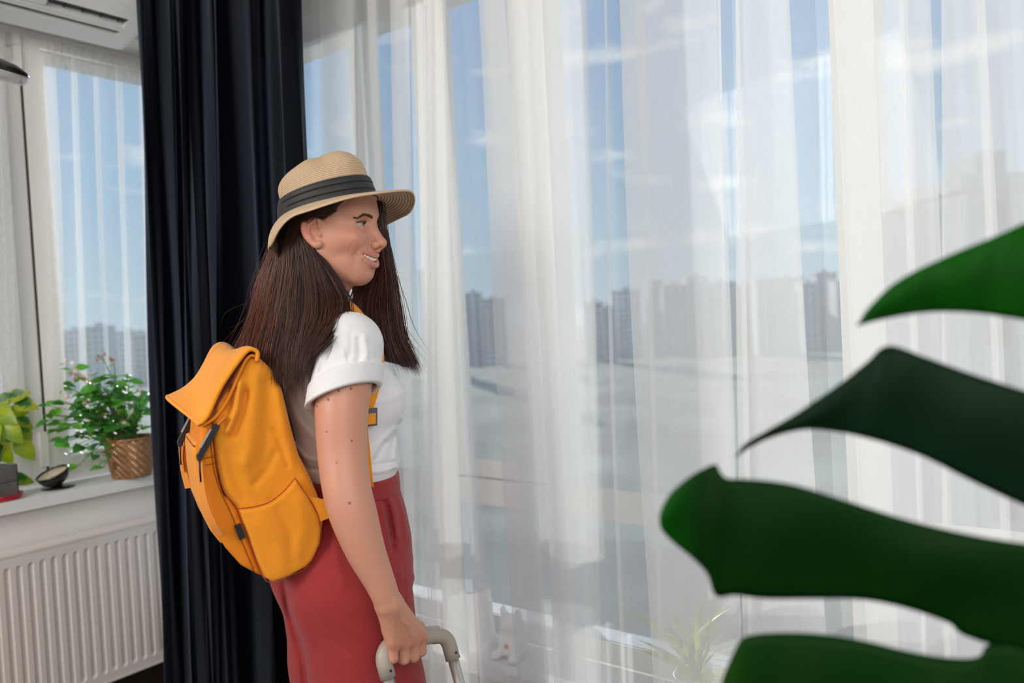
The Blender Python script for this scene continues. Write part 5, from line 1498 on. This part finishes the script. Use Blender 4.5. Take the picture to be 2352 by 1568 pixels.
lathe('clear_ring', [(0.0985, -0.001), (0.0985, -0.012), (0.092, -0.022), (0.082, -0.024), (0.081, -0.021), (0.0905, -0.019), (0.0955, -0.011), (0.0955, -0.001)], lc, M_clear, lampo, 48, tilt_)
lathe('socket', [(0.0, 0.10), (0.014, 0.10), (0.016, 0.09), (0.016, 0.028), (0.0, 0.028)], lc, M_lampb, lampo, 20, tilt_)
tube('cord', [tuple(lc+tilt_*0.095), tuple(lc+tilt_*0.13+UP*0.03), (lc[0], lc[1], ZC)], 0.003, M_lampb, lampo, 8)

# ------------------------------------------------------------------ plants and candle on the sill
def leaf_mesh(name, L_, W_, m, fold=0.25, droop=0.2, tip=1.0, n=6, notch=0.0):
    """one leaf blade, base at the origin, growing along +X, 2 sides folded along the midrib"""
    V, Fc = [], []
    for i in range(n+1):
        t = i/n
        w = W_/2*(math.sin(math.pi*min(1, t**0.75))**0.8 if tip == 1 else math.sin(math.pi*t**0.6)**0.75)
        x = L_*t-(notch*L_ if i == 0 else 0); z = -droop*L_*t*t
        V += [(x, 0, z), (x-0.05*L_*(1-t), w, z+fold*w), (x-0.05*L_*(1-t), -w, z+fold*w)]
    for i in range(n):
        a = 3*i; Fc += [(a, a+3, a+4, a+1), (a+2, a+5, a+3, a)]
    me = bpy.data.meshes.new(name); me.from_pydata(V, [], Fc); me.update()
    me.polygons.foreach_set('use_smooth', [True]*len(me.polygons)); me.materials.append(m)
    return me
def place(name, me, loc, d, up, scale, parent, roll=0.0):
    d = Vector(d).normalized(); up = Vector(up); s_ = up.cross(d)
    s_ = s_.normalized() if s_.length > 1e-4 else d.orthogonal().normalized(); u = d.cross(s_)
    M4 = Matrix((( d.x, s_.x, u.x, 0), (d.y, s_.y, u.y, 0), (d.z, s_.z, u.z, 0), (0, 0, 0, 1)))
    o = bpy.data.objects.new(name, me); col.objects.link(o); o.parent = parent
    o.matrix_parent_inverse = Matrix.Translation(parent.location).inverted()
    o.matrix_basis = Matrix.Translation(Vector(loc)) @ M4 @ Matrix.Rotation(roll, 4, 'X') @ Matrix.Diagonal((scale, scale, scale, 1))
    return o
def leaf_mat(name, c, trans=0.35, rough=0.4, vary=(30, 0.25)):
    m = mat(name, c, rough, vary=vary)
    n, l = m.node_tree.nodes, m.node_tree.links
    out = n['Material Output']; t = n.new('ShaderNodeBsdfTranslucent'); x = n.new('ShaderNodeMixShader')
    t.inputs[0].default_value = (min(1, c[0]*1.5), min(1, c[1]*1.6), c[2]*0.6, 1); x.inputs[0].default_value = trans
    l.new(bsdf(m).outputs[0], x.inputs[1]); l.new(t.outputs[0], x.inputs[2]); l.new(x.outputs[0], out.inputs[0])
    return m
M_lf = [leaf_mat('leaf_green', (0.10, 0.36, 0.05)), leaf_mat('leaf_dark_green', (0.055, 0.22, 0.045)), leaf_mat('leaf_fresh_green', (0.18, 0.48, 0.06))]
M_stem = mat('plant_stem', (0.12, 0.18, 0.06), 0.6, bump=(100, 0.2))
M_bronze = mat('bronze_glaze', srgb(158, 116, 78), 0.28, 0.35, vary=(60, 0.25))
M_soil = mat('potting_soil', (0.03, 0.02, 0.014), 0.95, bump=(150, 0.6))
M_fl = [mat('pink_blossom', srgb(240, 196, 180), 0.7, vary=(80, 0.1)), mat('white_blossom', srgb(245, 240, 235), 0.7, vary=(80, 0.05)), mat('faded_blossom', srgb(196, 120, 60), 0.7, vary=(80, 0.2))]
sill = LSILL
pc = on_z(308, 1098, sill)                       # foot of the bronze pot
pd = project((pc.x, pc.y, sill))[2]
pr0, pr1 = 40/FPX*pd, 55/FPX*pd; ph_ = 92/FPX*pd
pc = Vector((max(pc.x-0.055, -3.068), pc.y+0.02, sill))
kal = thing('potted_plant', tuple(pc), 'bushy green flowering plant in a bronze diamond-patterned pot on the sill', 'plant')
# pot with raised diamonds
SEG, RW = 40, 11
V, Fc = [], []
for j in range(RW*2+1):
    t = j/(RW*2); r0 = pr0+(pr1-pr0)*(t**0.8)
    for k in range(SEG*2):
        a = 2*math.pi*k/(SEG*2); bump_ = 0.0032*(1 if ((k+j) % 4 == 0 and t < 0.95) else (-0.6 if ((k+j) % 4 == 2 and t < 0.95) else 0))
        V.append((pc.x+(r0+bump_)*math.cos(a), pc.y+(r0+bump_)*math.sin(a), sill+ph_*t))
for j in range(RW*2):
    for k in range(SEG*2):
        k2 = (k+1) % (SEG*2); Fc.append((j*SEG*2+k, j*SEG*2+k2, (j+1)*SEG*2+k2, (j+1)*SEG*2+k))
Fc.append(tuple(range(SEG*2))[::-1])
pot = mesh('pot', V, Fc, M_bronze, kal, False)
lathe('pot_rim', [(pr1-0.006, ph_-0.02), (pr1-0.005, ph_), (pr1+0.0025, ph_+0.002), (pr1+0.003, ph_-0.006), (pr1, ph_-0.008)], pc, M_bronze, pot, 40)
lathe('soil', [(0.0005, ph_-0.010), (pr1-0.006, ph_-0.014)], pc, M_soil, kal, 24)
lm = [leaf_mesh('leaf', 0.044, 0.033, M_lf[0], 0.2, 0.25), leaf_mesh('leaf', 0.042, 0.032, M_lf[1], 0.25, 0.3), leaf_mesh('leaf', 0.038, 0.030, M_lf[2], 0.3, 0.15)]
rp = random.Random(21)
stem_data = []
top = pc+Vector((0, 0, ph_-0.01))
tips = []
kd = pd-0.02
# crown outline seen in the photograph: the plant leans out of the pot to the left
for i in range(62):
    while True:
        px, py = rp.uniform(105, 345), rp.uniform(835, 1085)
        if ((px-228)/122)**2+((py-965)/118)**2 < 1 and not (px > 262 and py > 1010): break
    tips.append((px, py, kd+rp.uniform(-0.10, 0.03)))
tips += [(238, 826, kd), (262, 838, kd-0.02), (160, 850, kd), (175, 848, kd), (300, 862, kd-0.03), (325, 905, kd-0.05), (318, 965, kd-0.06), (335, 985, kd-0.05), (310, 1028, kd-0.09), (120, 990, kd), (110, 965, kd)]
nleaf = 0
for (px, py, dd) in tips:
    T = on_x(px, py, rp.uniform(GX+0.105, pc.x+0.07))
    mid = (top+T)/2+Vector((rp.uniform(-0.01, 0.01), rp.uniform(-0.01, 0.01), 0.03))
    base = top+Vector((rp.uniform(-0.03, 0.03), rp.uniform(-0.03, 0.03), 0))
    cv = spline([base, mid, T], 9)
    stem_data.append(tube_data([tuple(q) for q in cv], [0.0022-0.0001*i for i in range(9)], 5))
    for q in range(4):
        if nleaf >= 296: break
        s_ = 1.0-0.12*q*rp.uniform(0.7, 1.2); pt = Vector(cv[max(1, int(s_*8))])
        az = rp.uniform(0, 6.28); d = Vector((math.cos(az)*0.8+0.30, math.sin(az)*0.8-0.1, rp.uniform(-0.25, 0.6)))
        place('leaf', lm[rp.choice((0, 0, 1, 1, 2))], pt, d, (0.25, -0.1, 1), rp.uniform(0.9, 1.35), kal, rp.uniform(-0.5, 0.5)); nleaf += 1
V, Fc = join_data(stem_data); mesh('stems', V, Fc, M_stem, kal)
fm = []
for m in M_fl:
    V, Fc = [], []
    for k in range(5):
        a = 2*math.pi*k/5; o_ = len(V)
        V += [(0, 0, 0), (0.005*math.cos(a-0.5), 0.005*math.sin(a-0.5), 0.002), (0.009*math.cos(a), 0.009*math.sin(a), 0.003), (0.005*math.cos(a+0.5), 0.005*math.sin(a+0.5), 0.002)]
        Fc.append((o_, o_+1, o_+2, o_+3))
    V.append((0, 0, -0.006)); 
    me = bpy.data.meshes.new('flower'); me.from_pydata(V, [], Fc); me.update(); me.materials.append(m); fm.append(me)
for (px, py, w_, n_, kind) in ((150, 833, 16, 9, 1), (168, 850, 22, 10, 0), (185, 865, 18, 8, 0), (232, 820, 14, 9, 2), (258, 828, 10, 5, 2), (205, 872, 20, 8, 0), (150, 905, 16, 6, 0), (170, 925, 22, 8, 0), (215, 960, 26, 8, 0), (300, 940, 26, 9, 2), (285, 965, 26, 9, 0), (318, 895, 16, 6, 2), (260, 1000, 30, 9, 2), (180, 1000, 26, 7, 1), (240, 945, 26, 6, 2)):
    for _ in range(n_):
        p_ = on_x(px+rp.gauss(0, w_*0.5), py+rp.gauss(0, w_*0.45), rp.uniform(pc.x-0.02, pc.x+0.08))
        place('flower', fm[kind], p_, (rp.uniform(0.2, 1), rp.uniform(-1, 1), rp.uniform(-0.3, 0.8)), (0.3, 0.2, 1), rp.uniform(0.8, 1.3), kal, rp.uniform(0, 6))
# coconut-shell candle
M_coco = mat('polished_coconut', (0.012, 0.008, 0.006), 0.18, bump=(120, 0.3), vary=(200, 0.5))
M_wax = mat('cream_wax', srgb(226, 208, 180), 0.5, vary=(40, 0.08))
q = on_z(134, 1120, sill); cdd = project((q.x, q.y, sill))[2]; pxm = cdd/FPX
cb = Vector((q.x, q.y, sill))
cand = thing('candle_bowl', tuple(cb), 'dark coconut-shell bowl candle with cream wax on a small round foot', 'candle')
lathe('foot', [(0.0, 0.0), (34*pxm, 0.0), (34*pxm, 0.004), (12*pxm, 0.006), (9*pxm, 0.016), (0.0, 0.016)], cb, M_coco, cand, 32)
tl = (-0.20*RT+UP*1.0-0.34*FW); tl /= np.linalg.norm(tl)
bc = vec(cb)+np.array([0, 0, 0.012])
R_b = 35*pxm
lathe('shell', [(0.002, 0.0)]+[(R_b*math.sin(a), R_b*0.95*(1-math.cos(a))) for a in np.linspace(0.15, 1.55, 12)]+[((R_b-0.004)*math.sin(a), 0.004+(R_b-0.004)*0.95*(1-math.cos(a))) for a in np.linspace(1.55, 0.9, 6)], bc, M_coco, cand, 36, tl)
lathe('wax', [(0.0003, R_b*0.80), (R_b*0.6, R_b*0.79), (R_b*0.90, R_b*0.82)], bc, M_wax, cand, 32, tl)
for k in (-0.3, 0.35):
    c0 = bc+tl*R_b*0.79+gd*R_b*k; tube('wick', [tuple(c0), tuple(c0+tl*0.008)], 0.0008, M_blk, cand, 5)
# variegated trailing plant in a grey wooden box on a red tray
M_box = mat('weathered_grey_wood', (0.18, 0.165, 0.15), 0.8, bump=(60, 0.4), vary=(20, 0.2))
M_red = mat('red_glossy_plastic', srgb(200, 12, 32), 0.25, vary=(20, 0.04))
bx = on_z(12, 1128, sill); bd = project((bx.x, bx.y, sill))[2]
tray = thing('saucer', (-3.078, bx.y-0.075, sill), 'glossy red plant saucer at the left end of the sill', 'saucer')
lathe('dish', [(0.0, 0.001), (0.062, 0.001), (0.071, 0.014), (0.073, 0.019), (0.069, 0.019), (0.061, 0.006), (0.0, 0.005)], tray.location, M_red, tray, 40)
tc_ = Vector((tray.location.x, tray.location.y, sill+0.0055))
poth = thing('potted_plant', tuple(tc_), 'yellow-green trailing plant in a grey wooden box on the red saucer', 'plant')
hw, bh = 0.042, 0.115
for k in range(4):
    a = math.pi/2*k+0.35; ca, sa = math.cos(a), math.sin(a)
    for j in range(2):
        bm = bmesh.new(); add_box(bm, (hw-0.008, -hw, j*0.058), (hw, hw, j*0.058+0.056))
        bmesh.ops.transform(bm, matrix=Matrix.Translation(tc_) @ Matrix.Rotation(a, 4, 'Z'), verts=bm.verts)
        bm_obj('box_board', bm, M_box, poth, False, 0.0015)
bm = bmesh.new(); add_box(bm, (-hw+0.008, -hw+0.008, 0.0), (hw-0.008, hw-0.008, 0.006)); bmesh.ops.transform(bm, matrix=Matrix.Translation(tc_) @ Matrix.Rotation(0.35, 4, 'Z'), verts=bm.verts); bm_obj('box_base', bm, M_box, poth)
bm = bmesh.new(); add_box(bm, (-hw+0.008, -hw+0.008, 0.06), (hw-0.008, hw-0.008, bh-0.012)); bmesh.ops.transform(bm, matrix=Matrix.Translation(tc_) @ Matrix.Rotation(0.35, 4, 'Z'), verts=bm.verts); bm_obj('soil', bm, M_soil, poth)
def varie_mat(name, c1, c2):
    m = leaf_mat(name, c1, 0.4, 0.35)
    n, l = m.node_tree.nodes, m.node_tree.links
    t = n.new('ShaderNodeTexCoord'); z = n.new('ShaderNodeTexNoise'); z.inputs['Scale'].default_value = 22
    l.new(t.outputs['Object'], z.inputs['Vector'])
    cr_2 = n.new('ShaderNodeValToRGB'); cr_2.color_ramp.elements[0].position = 0.47; cr_2.color_ramp.elements[1].position = 0.53
    cr_2.color_ramp.elements[0].color = c1+(1,); cr_2.color_ramp.elements[1].color = c2+(1,)
    l.new(z.outputs[0], cr_2.inputs[0]); l.new(cr_2.outputs[0], bsdf(m).inputs['Base Color'])
    return m
M_var = [varie_mat('variegated_leaf', (0.03, 0.14, 0.03), (0.42, 0.46, 0.03)), varie_mat('yellow_leaf', (0.40, 0.46, 0.02), (0.20, 0.34, 0.03))]
pm = [leaf_mesh('leaf', 0.082, 0.062, M_var[k], 0.25, 0.35, 2, 8, 0.06) for k in (0, 1)]
ptop = tc_+Vector((0, 0, bh-0.01)); sd = []
for (px, py, k, dz, sc) in ((20, 912, 0, 0.5, 0.8), (45, 905, 0, 0.35, 0.8), (58, 930, 0, -0.1, 0.9), (5, 950, 1, -0.4, 1.1), (22, 985, 1, -0.9, 1.15), (50, 985, 0, -0.8, 1.0), (58, 1032, 1, -0.95, 1.0), (8, 1042, 1, -0.9, 1.0), (62, 972, 0, -0.6, 0.7), (36, 1010, 0, -0.9, 0.9), (-15, 930, 0, 0.2, 1.0), (-20, 990, 1, -0.5, 1.1), (40, 945, 1, 0.1, 0.8), (15, 1010, 0, -0.8, 0.8), (62, 915, 0, 0.1, 0.6), (-30, 1030, 0, -0.7, 1.0), (52, 1100, 0, -0.1, 0.95)):
    p_ = on_x(px, py, rp.uniform(-3.09, -2.99))
    out = Vector((p_.x-ptop.x, p_.y-ptop.y, 0)); out = out.normalized() if out.length > 0.01 else Vector((1, 0, 0))
    d = out*(1-abs(dz)*0.6)+Vector((0.3, 0.1, dz))
    st = p_-d.normalized()*0.035
    sd.append(tube_data([tuple(q) for q in spline([ptop, (ptop+st)/2+Vector((0, 0, 0.035)), st], 9)], 0.0016, 5))
    place('leaf', pm[k], st, d, (0.9, -0.5, 0.5), sc, poth, rp.uniform(-0.3, 0.3))
V, Fc = join_data(sd); mesh('stems', V, Fc, M_stem, poth)
# ------------------------------------------------------------------ things standing on the low ledge behind the long sheer
M_plush = mat('white_plush', (0.85, 0.84, 0.83), 0.95, bump=(300, 0.5))
M_wpaper = mat('white_paper', (0.86, 0.86, 0.86), 0.8, bump=(30, 0.2))
M_pinkp = mat('pink_spot', srgb(232, 130, 120), 0.8, bump=(100, 0.2))
YL = WY-0.07
q = on_y(1178, 1500, YL)
toy = thing('soft_toy', (q.x, YL, BSILL), 'small white rounded soft toy with a pink spot behind the sheer', 'toy')
tf = Field(); c = np.array([q.x, YL, BSILL])
tf.ell(c+np.array([0, 0, 0.045]), (0.045, 0.038, 0.047), None, 0.01); tf.ell(c+np.array([0.004, -0.006, 0.098]), (0.036, 0.032, 0.032), None, 0.012)
for s in (-1, 1): tf.ell(c+np.array([s*0.026, 0, 0.126]), (0.011, 0.008, 0.016), None, 0.006); tf.ell(c+np.array([s*0.03, -0.034, 0.014]), (0.015, 0.022, 0.013), None, 0.006)
V, Q = tf.build(c-np.array([0.09, 0.09, -0.001]), c+np.array([0.09, 0.09, 0.16]), 0.004, 1); np_mesh('plush_body', V, Q, M_plush, toy)
V, Fc = uv_ball(c+np.array([0.008, -0.037, 0.045]), 0.007, np.eye(3), 10, 8); mesh('spot', V, Fc, M_pinkp, toy)
q = on_y(1108, 1500, YL)
pb = thing('paper_bag', (q.x, YL, BSILL), 'crumpled white paper bag on the ledge beside the soft toy', 'bag')
bm = bmesh.new(); rr = random.Random(3); L_ = []
for j, z in enumerate((0, 0.05, 0.11, 0.165)):
    ring = []
    for k in range(10):
        a = 2*math.pi*k/10; w = 0.05*(1-0.06*j)+rr.uniform(-0.006, 0.006)
        ring.append(bm.verts.new((q.x+w*math.cos(a)*1.05, YL+w*math.sin(a)*0.7, BSILL+z+(rr.uniform(-0.012, 0.02) if j == 3 else 0))))
    L_.append(ring)
for j in range(3):
    for k in range(10): bm.faces.new((L_[j][k], L_[j][(k+1) % 10], L_[j+1][(k+1) % 10], L_[j+1][k]))
bm.faces.new(L_[0][::-1])
bm_obj('paper', bm, M_wpaper, pb)
# yellow-green feathery plant behind the sheer
M_fern = leaf_mat('yellow_fern_leaf', (0.42, 0.46, 0.16), 0.4)
M_potw = mat('white_ceramic', (0.82, 0.81, 0.79), 0.3, vary=(20, 0.02))
q = on_y(1600, 1580, YL)
fp = thing('potted_plant', (q.x, YL, BSILL), 'feathery yellow-green plant on the ledge, faint behind the sheer', 'plant')
lathe('pot', [(0.0, 0.0), (0.040, 0.0), (0.052, 0.075), (0.054, 0.08), (0.049, 0.08), (0.046, 0.062), (0.0, 0.06)], fp.location, M_potw, fp, 32)
gl = leaf_mesh('leaf', 0.16, 0.014, M_fern, 0.15, 0.35, 2, 8)
rq = random.Random(9); base = fp.location+Vector((0, 0, 0.06))
for i in range(42):
    az = rq.uniform(0, 6.28); el = rq.uniform(0.35, 1.2)
    d = Vector((math.cos(az)*math.cos(el), 0.35*math.sin(az)*math.cos(el), math.sin(el)))
    place('leaf', gl, base+Vector((rq.uniform(-0.02, 0.02), rq.uniform(-0.015, 0.015), rq.uniform(0, 0.10))), d, (0, 0, 1), rq.uniform(0.6, 1.15), fp, rq.uniform(-0.5, 0.5))
sd = []
for i in range(9):
    az = rq.uniform(0, 6.28); T = base+Vector((math.cos(az)*0.07, math.sin(az)*0.03, rq.uniform(0.12, 0.22)))
    sd.append(tube_data([tuple(p_) for p_ in spline([base, (base+T)/2+Vector((0, 0, 0.03)), T], 7)], 0.0018, 5))
V, Fc = join_data(sd); mesh('stems', V, Fc, M_fern, fp)
# ------------------------------------------------------------------ the big leaf close to the camera
M_mon = leaf_mat('monstera_leaf', (0.002, 0.026, 0.002), 0.26, 0.5, (5, 0.35))
bsdf(M_mon).inputs['Specular IOR Level'].default_value = 0.10
[q for q in M_mon.node_tree.nodes if q.type == 'BSDF_TRANSLUCENT'][0].inputs[0].default_value = (0.010, 0.20, 0.004, 1)
M_mstem = leaf_mat('monstera_stalk', (0.10, 0.22, 0.03), 0.1, 0.4)
mpos = on_z(2560, 1700, 0.0) if False else P(2700, 1400, 0.60)
mon = thing('monstera_plant', (mpos.x, mpos.y, 0.0), 'large dark green monstera with deeply split leaf, blurred in the foreground', 'plant')
# lobes: upper and lower edge as seen, with distance along the lobe (tip first)
lobes = [
 (([(1968, 748, .60), (1992, 712, .595), (2040, 662, .59), (2110, 618, .585), (2200, 578, .58), (2290, 540, .575), (2380, 500, .57), (2560, 420, .56)]),
  ([(1968, 748, .60), (2010, 736, .60), (2080, 722, .597), (2150, 715, .593), (2230, 717, .588), (2300, 726, .582), (2380, 742, .577), (2560, 800, .565)])),
 (([(1690, 1050, .64), (1712, 1020, .632), (1765, 988, .62), (1830, 950, .61), (1920, 888, .60), (1990, 832, .595), (2040, 794, .59), (2120, 818, .585), (2230, 858, .58), (2380, 905, .575), (2580, 960, .565)]),
  ([(1690, 1050, .64), (1716, 1030, .634), (1775, 1002, .625), (1850, 985, .615), (1930, 992, .607), (1990, 1005, .603), (2050, 1022, .60), (2130, 1052, .595), (2240, 1108, .59), (2380, 1172, .585), (2580, 1250, .575)])),
 (([(1515, 1190, .625), (1522, 1165, .62), (1545, 1128, .613), (1590, 1090, .606), (1640, 1066, .60), (1652, 1080, .598), (1670, 1098, .597), (1720, 1100, .595), (1820, 1112, .59), (1940, 1148, .586), (2080, 1192, .582), (2230, 1228, .578), (2400, 1255, .574), (2600, 1290, .57)]),
  ([(1515, 1190, .625), (1520, 1215, .623), (1545, 1243, .62), (1590, 1280, .616), (1625, 1318, .613), (1645, 1368, .61), (1690, 1366, .606), (1760, 1374, .602), (1860, 1374, .60), (1980, 1376, .597), (2080, 1395, .594), (2180, 1430, .591), (2245, 1470, .588), (2600, 1560, .58)])),
 (([(1640, 1640, .62), (1660, 1560, .615), (1690, 1490, .61), (1712, 1462, .606), (1780, 1453, .602), (1880, 1455, .60), (1980, 1470, .597), (2080, 1494, .594), (2160, 1508, .591), (2225, 1512, .589), (2254, 1504, .588), (2264, 1484, .5875), (2300, 1470, .587), (2400, 1478, .585), (2600, 1500, .58)]),
  ([(1640, 1640, .62), (1660, 1680, .618), (1700, 1720, .615), (1760, 1760, .61), (1840, 1790, .607), (1940, 1810, .604), (2040, 1820, .60), (2140, 1830, .598), (2230, 1840, .595), (2300, 1850, .593), (2360, 1860, .592), (2420, 1870, .59), (2500, 1880, .588), (2600, 1900, .585)]))]
Vl, Fl, Cl = [], [], []
lobe_lit_green = [(0.004, 0.080, 0.003), (0.005, 0.020, 0.008), (0.002, 0.026, 0.002), (0.002, 0.030, 0.002)]  # leaf greens, with backlight on the top lobe painted in as brighter green
tipc = [(0.004, 0.085, 0.003), (0.020, 0.020, 0.013), (0.004, 0.105, 0.003), (0.012, 0.060, 0.004)]  # brighter tip greens carry painted light from behind
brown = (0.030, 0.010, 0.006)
for li, (ue, le) in enumerate(lobes):
    n, m = 54, 12
    U = spline(ue, n); Lw = spline(le, n); o = len(Vl)
    for i in range(n):
        for j in range(m+1):
            t = j/m; px, py, d = U[i]*(1-t)+Lw[i]*t
            # gutter along the lobe's own vein, margins turned away
            d += 0.006*((2*t-1)**2-0.35)*min(1, i/10)+0.002*math.sin(i*0.5+4*t)
            Vl.append(P(px, py, d))
            k = min(1, max(0, (i-3)/11)); c_ = np.array(tipc[li])*(1-k)+np.array(lobe_lit_green[li])*k
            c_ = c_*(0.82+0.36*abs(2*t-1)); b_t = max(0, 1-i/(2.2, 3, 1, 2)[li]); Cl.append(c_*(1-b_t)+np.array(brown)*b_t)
    for i in range(n-1):
        for j in range(m): Fl.append((o+i*(m+1)+j, o+(i+1)*(m+1)+j, o+(i+1)*(m+1)+j+1, o+i*(m+1)+j+1))
# the undivided part beside the midrib, out to the right of the frame
cols_ = [[P(2575, y, .568+.00001*y) for y in np.linspace(380, 1910, 34)], [P(2680, y+20, .56+.00001*y) for y in np.linspace(360, 1930, 34)], [P(2780, y+30, .565+.00001*y) for y in np.linspace(400, 1880, 34)]]
o = len(Vl)
for c_ in cols_: Vl += c_; Cl += [np.array(lobe_lit_green[2])]*len(c_)
for a in range(2):
    for b in range(33): Fl.append((o+a*34+b, o+(a+1)*34+b, o+(a+1)*34+b+1, o+a*34+b+1))
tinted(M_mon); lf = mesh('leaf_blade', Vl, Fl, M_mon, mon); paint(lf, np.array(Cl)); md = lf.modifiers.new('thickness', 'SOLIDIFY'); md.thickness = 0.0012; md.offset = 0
V, Fc = tube_data([tuple(P(2690, y, .552+.00001*y)) for y in np.linspace(380, 1950, 20)], [0.004+0.0001*i for i in range(20)], 8); mesh('midrib', V, Fc, M_mstem, lf)
pa = P(2690, 1950, .572)
pbase = Vector((pa.x+0.22, pa.y-0.18, 0.34))
tube('petiole', [tuple(q) for q in spline([pa, pa+Vector((0.06, -0.05, -0.06)), pbase+Vector((0, 0, 0.05)), pbase-Vector((0, 0, 0.04))], 18)], 0.007, M_mstem, mon, 10)
M_mpot = mat('matt_white_planter', (0.75, 0.73, 0.70), 0.6, bump=(60, 0.1))
mon.location = (pbase.x, pbase.y, 0.0)
for ch in mon.children: ch.matrix_parent_inverse = Matrix.Translation(mon.location).inverted()
lathe('planter', [(0.0, 0.0), (0.13, 0.0), (0.16, 0.30), (0.165, 0.32), (0.150, 0.32), (0.145, 0.28), (0.0, 0.28)], (pbase.x, pbase.y, 0), M_mpot, mon, 40)
lathe('soil', [(0.0005, 0.297), (0.146, 0.292)], (pbase.x, pbase.y, 0), M_soil, mon, 24)
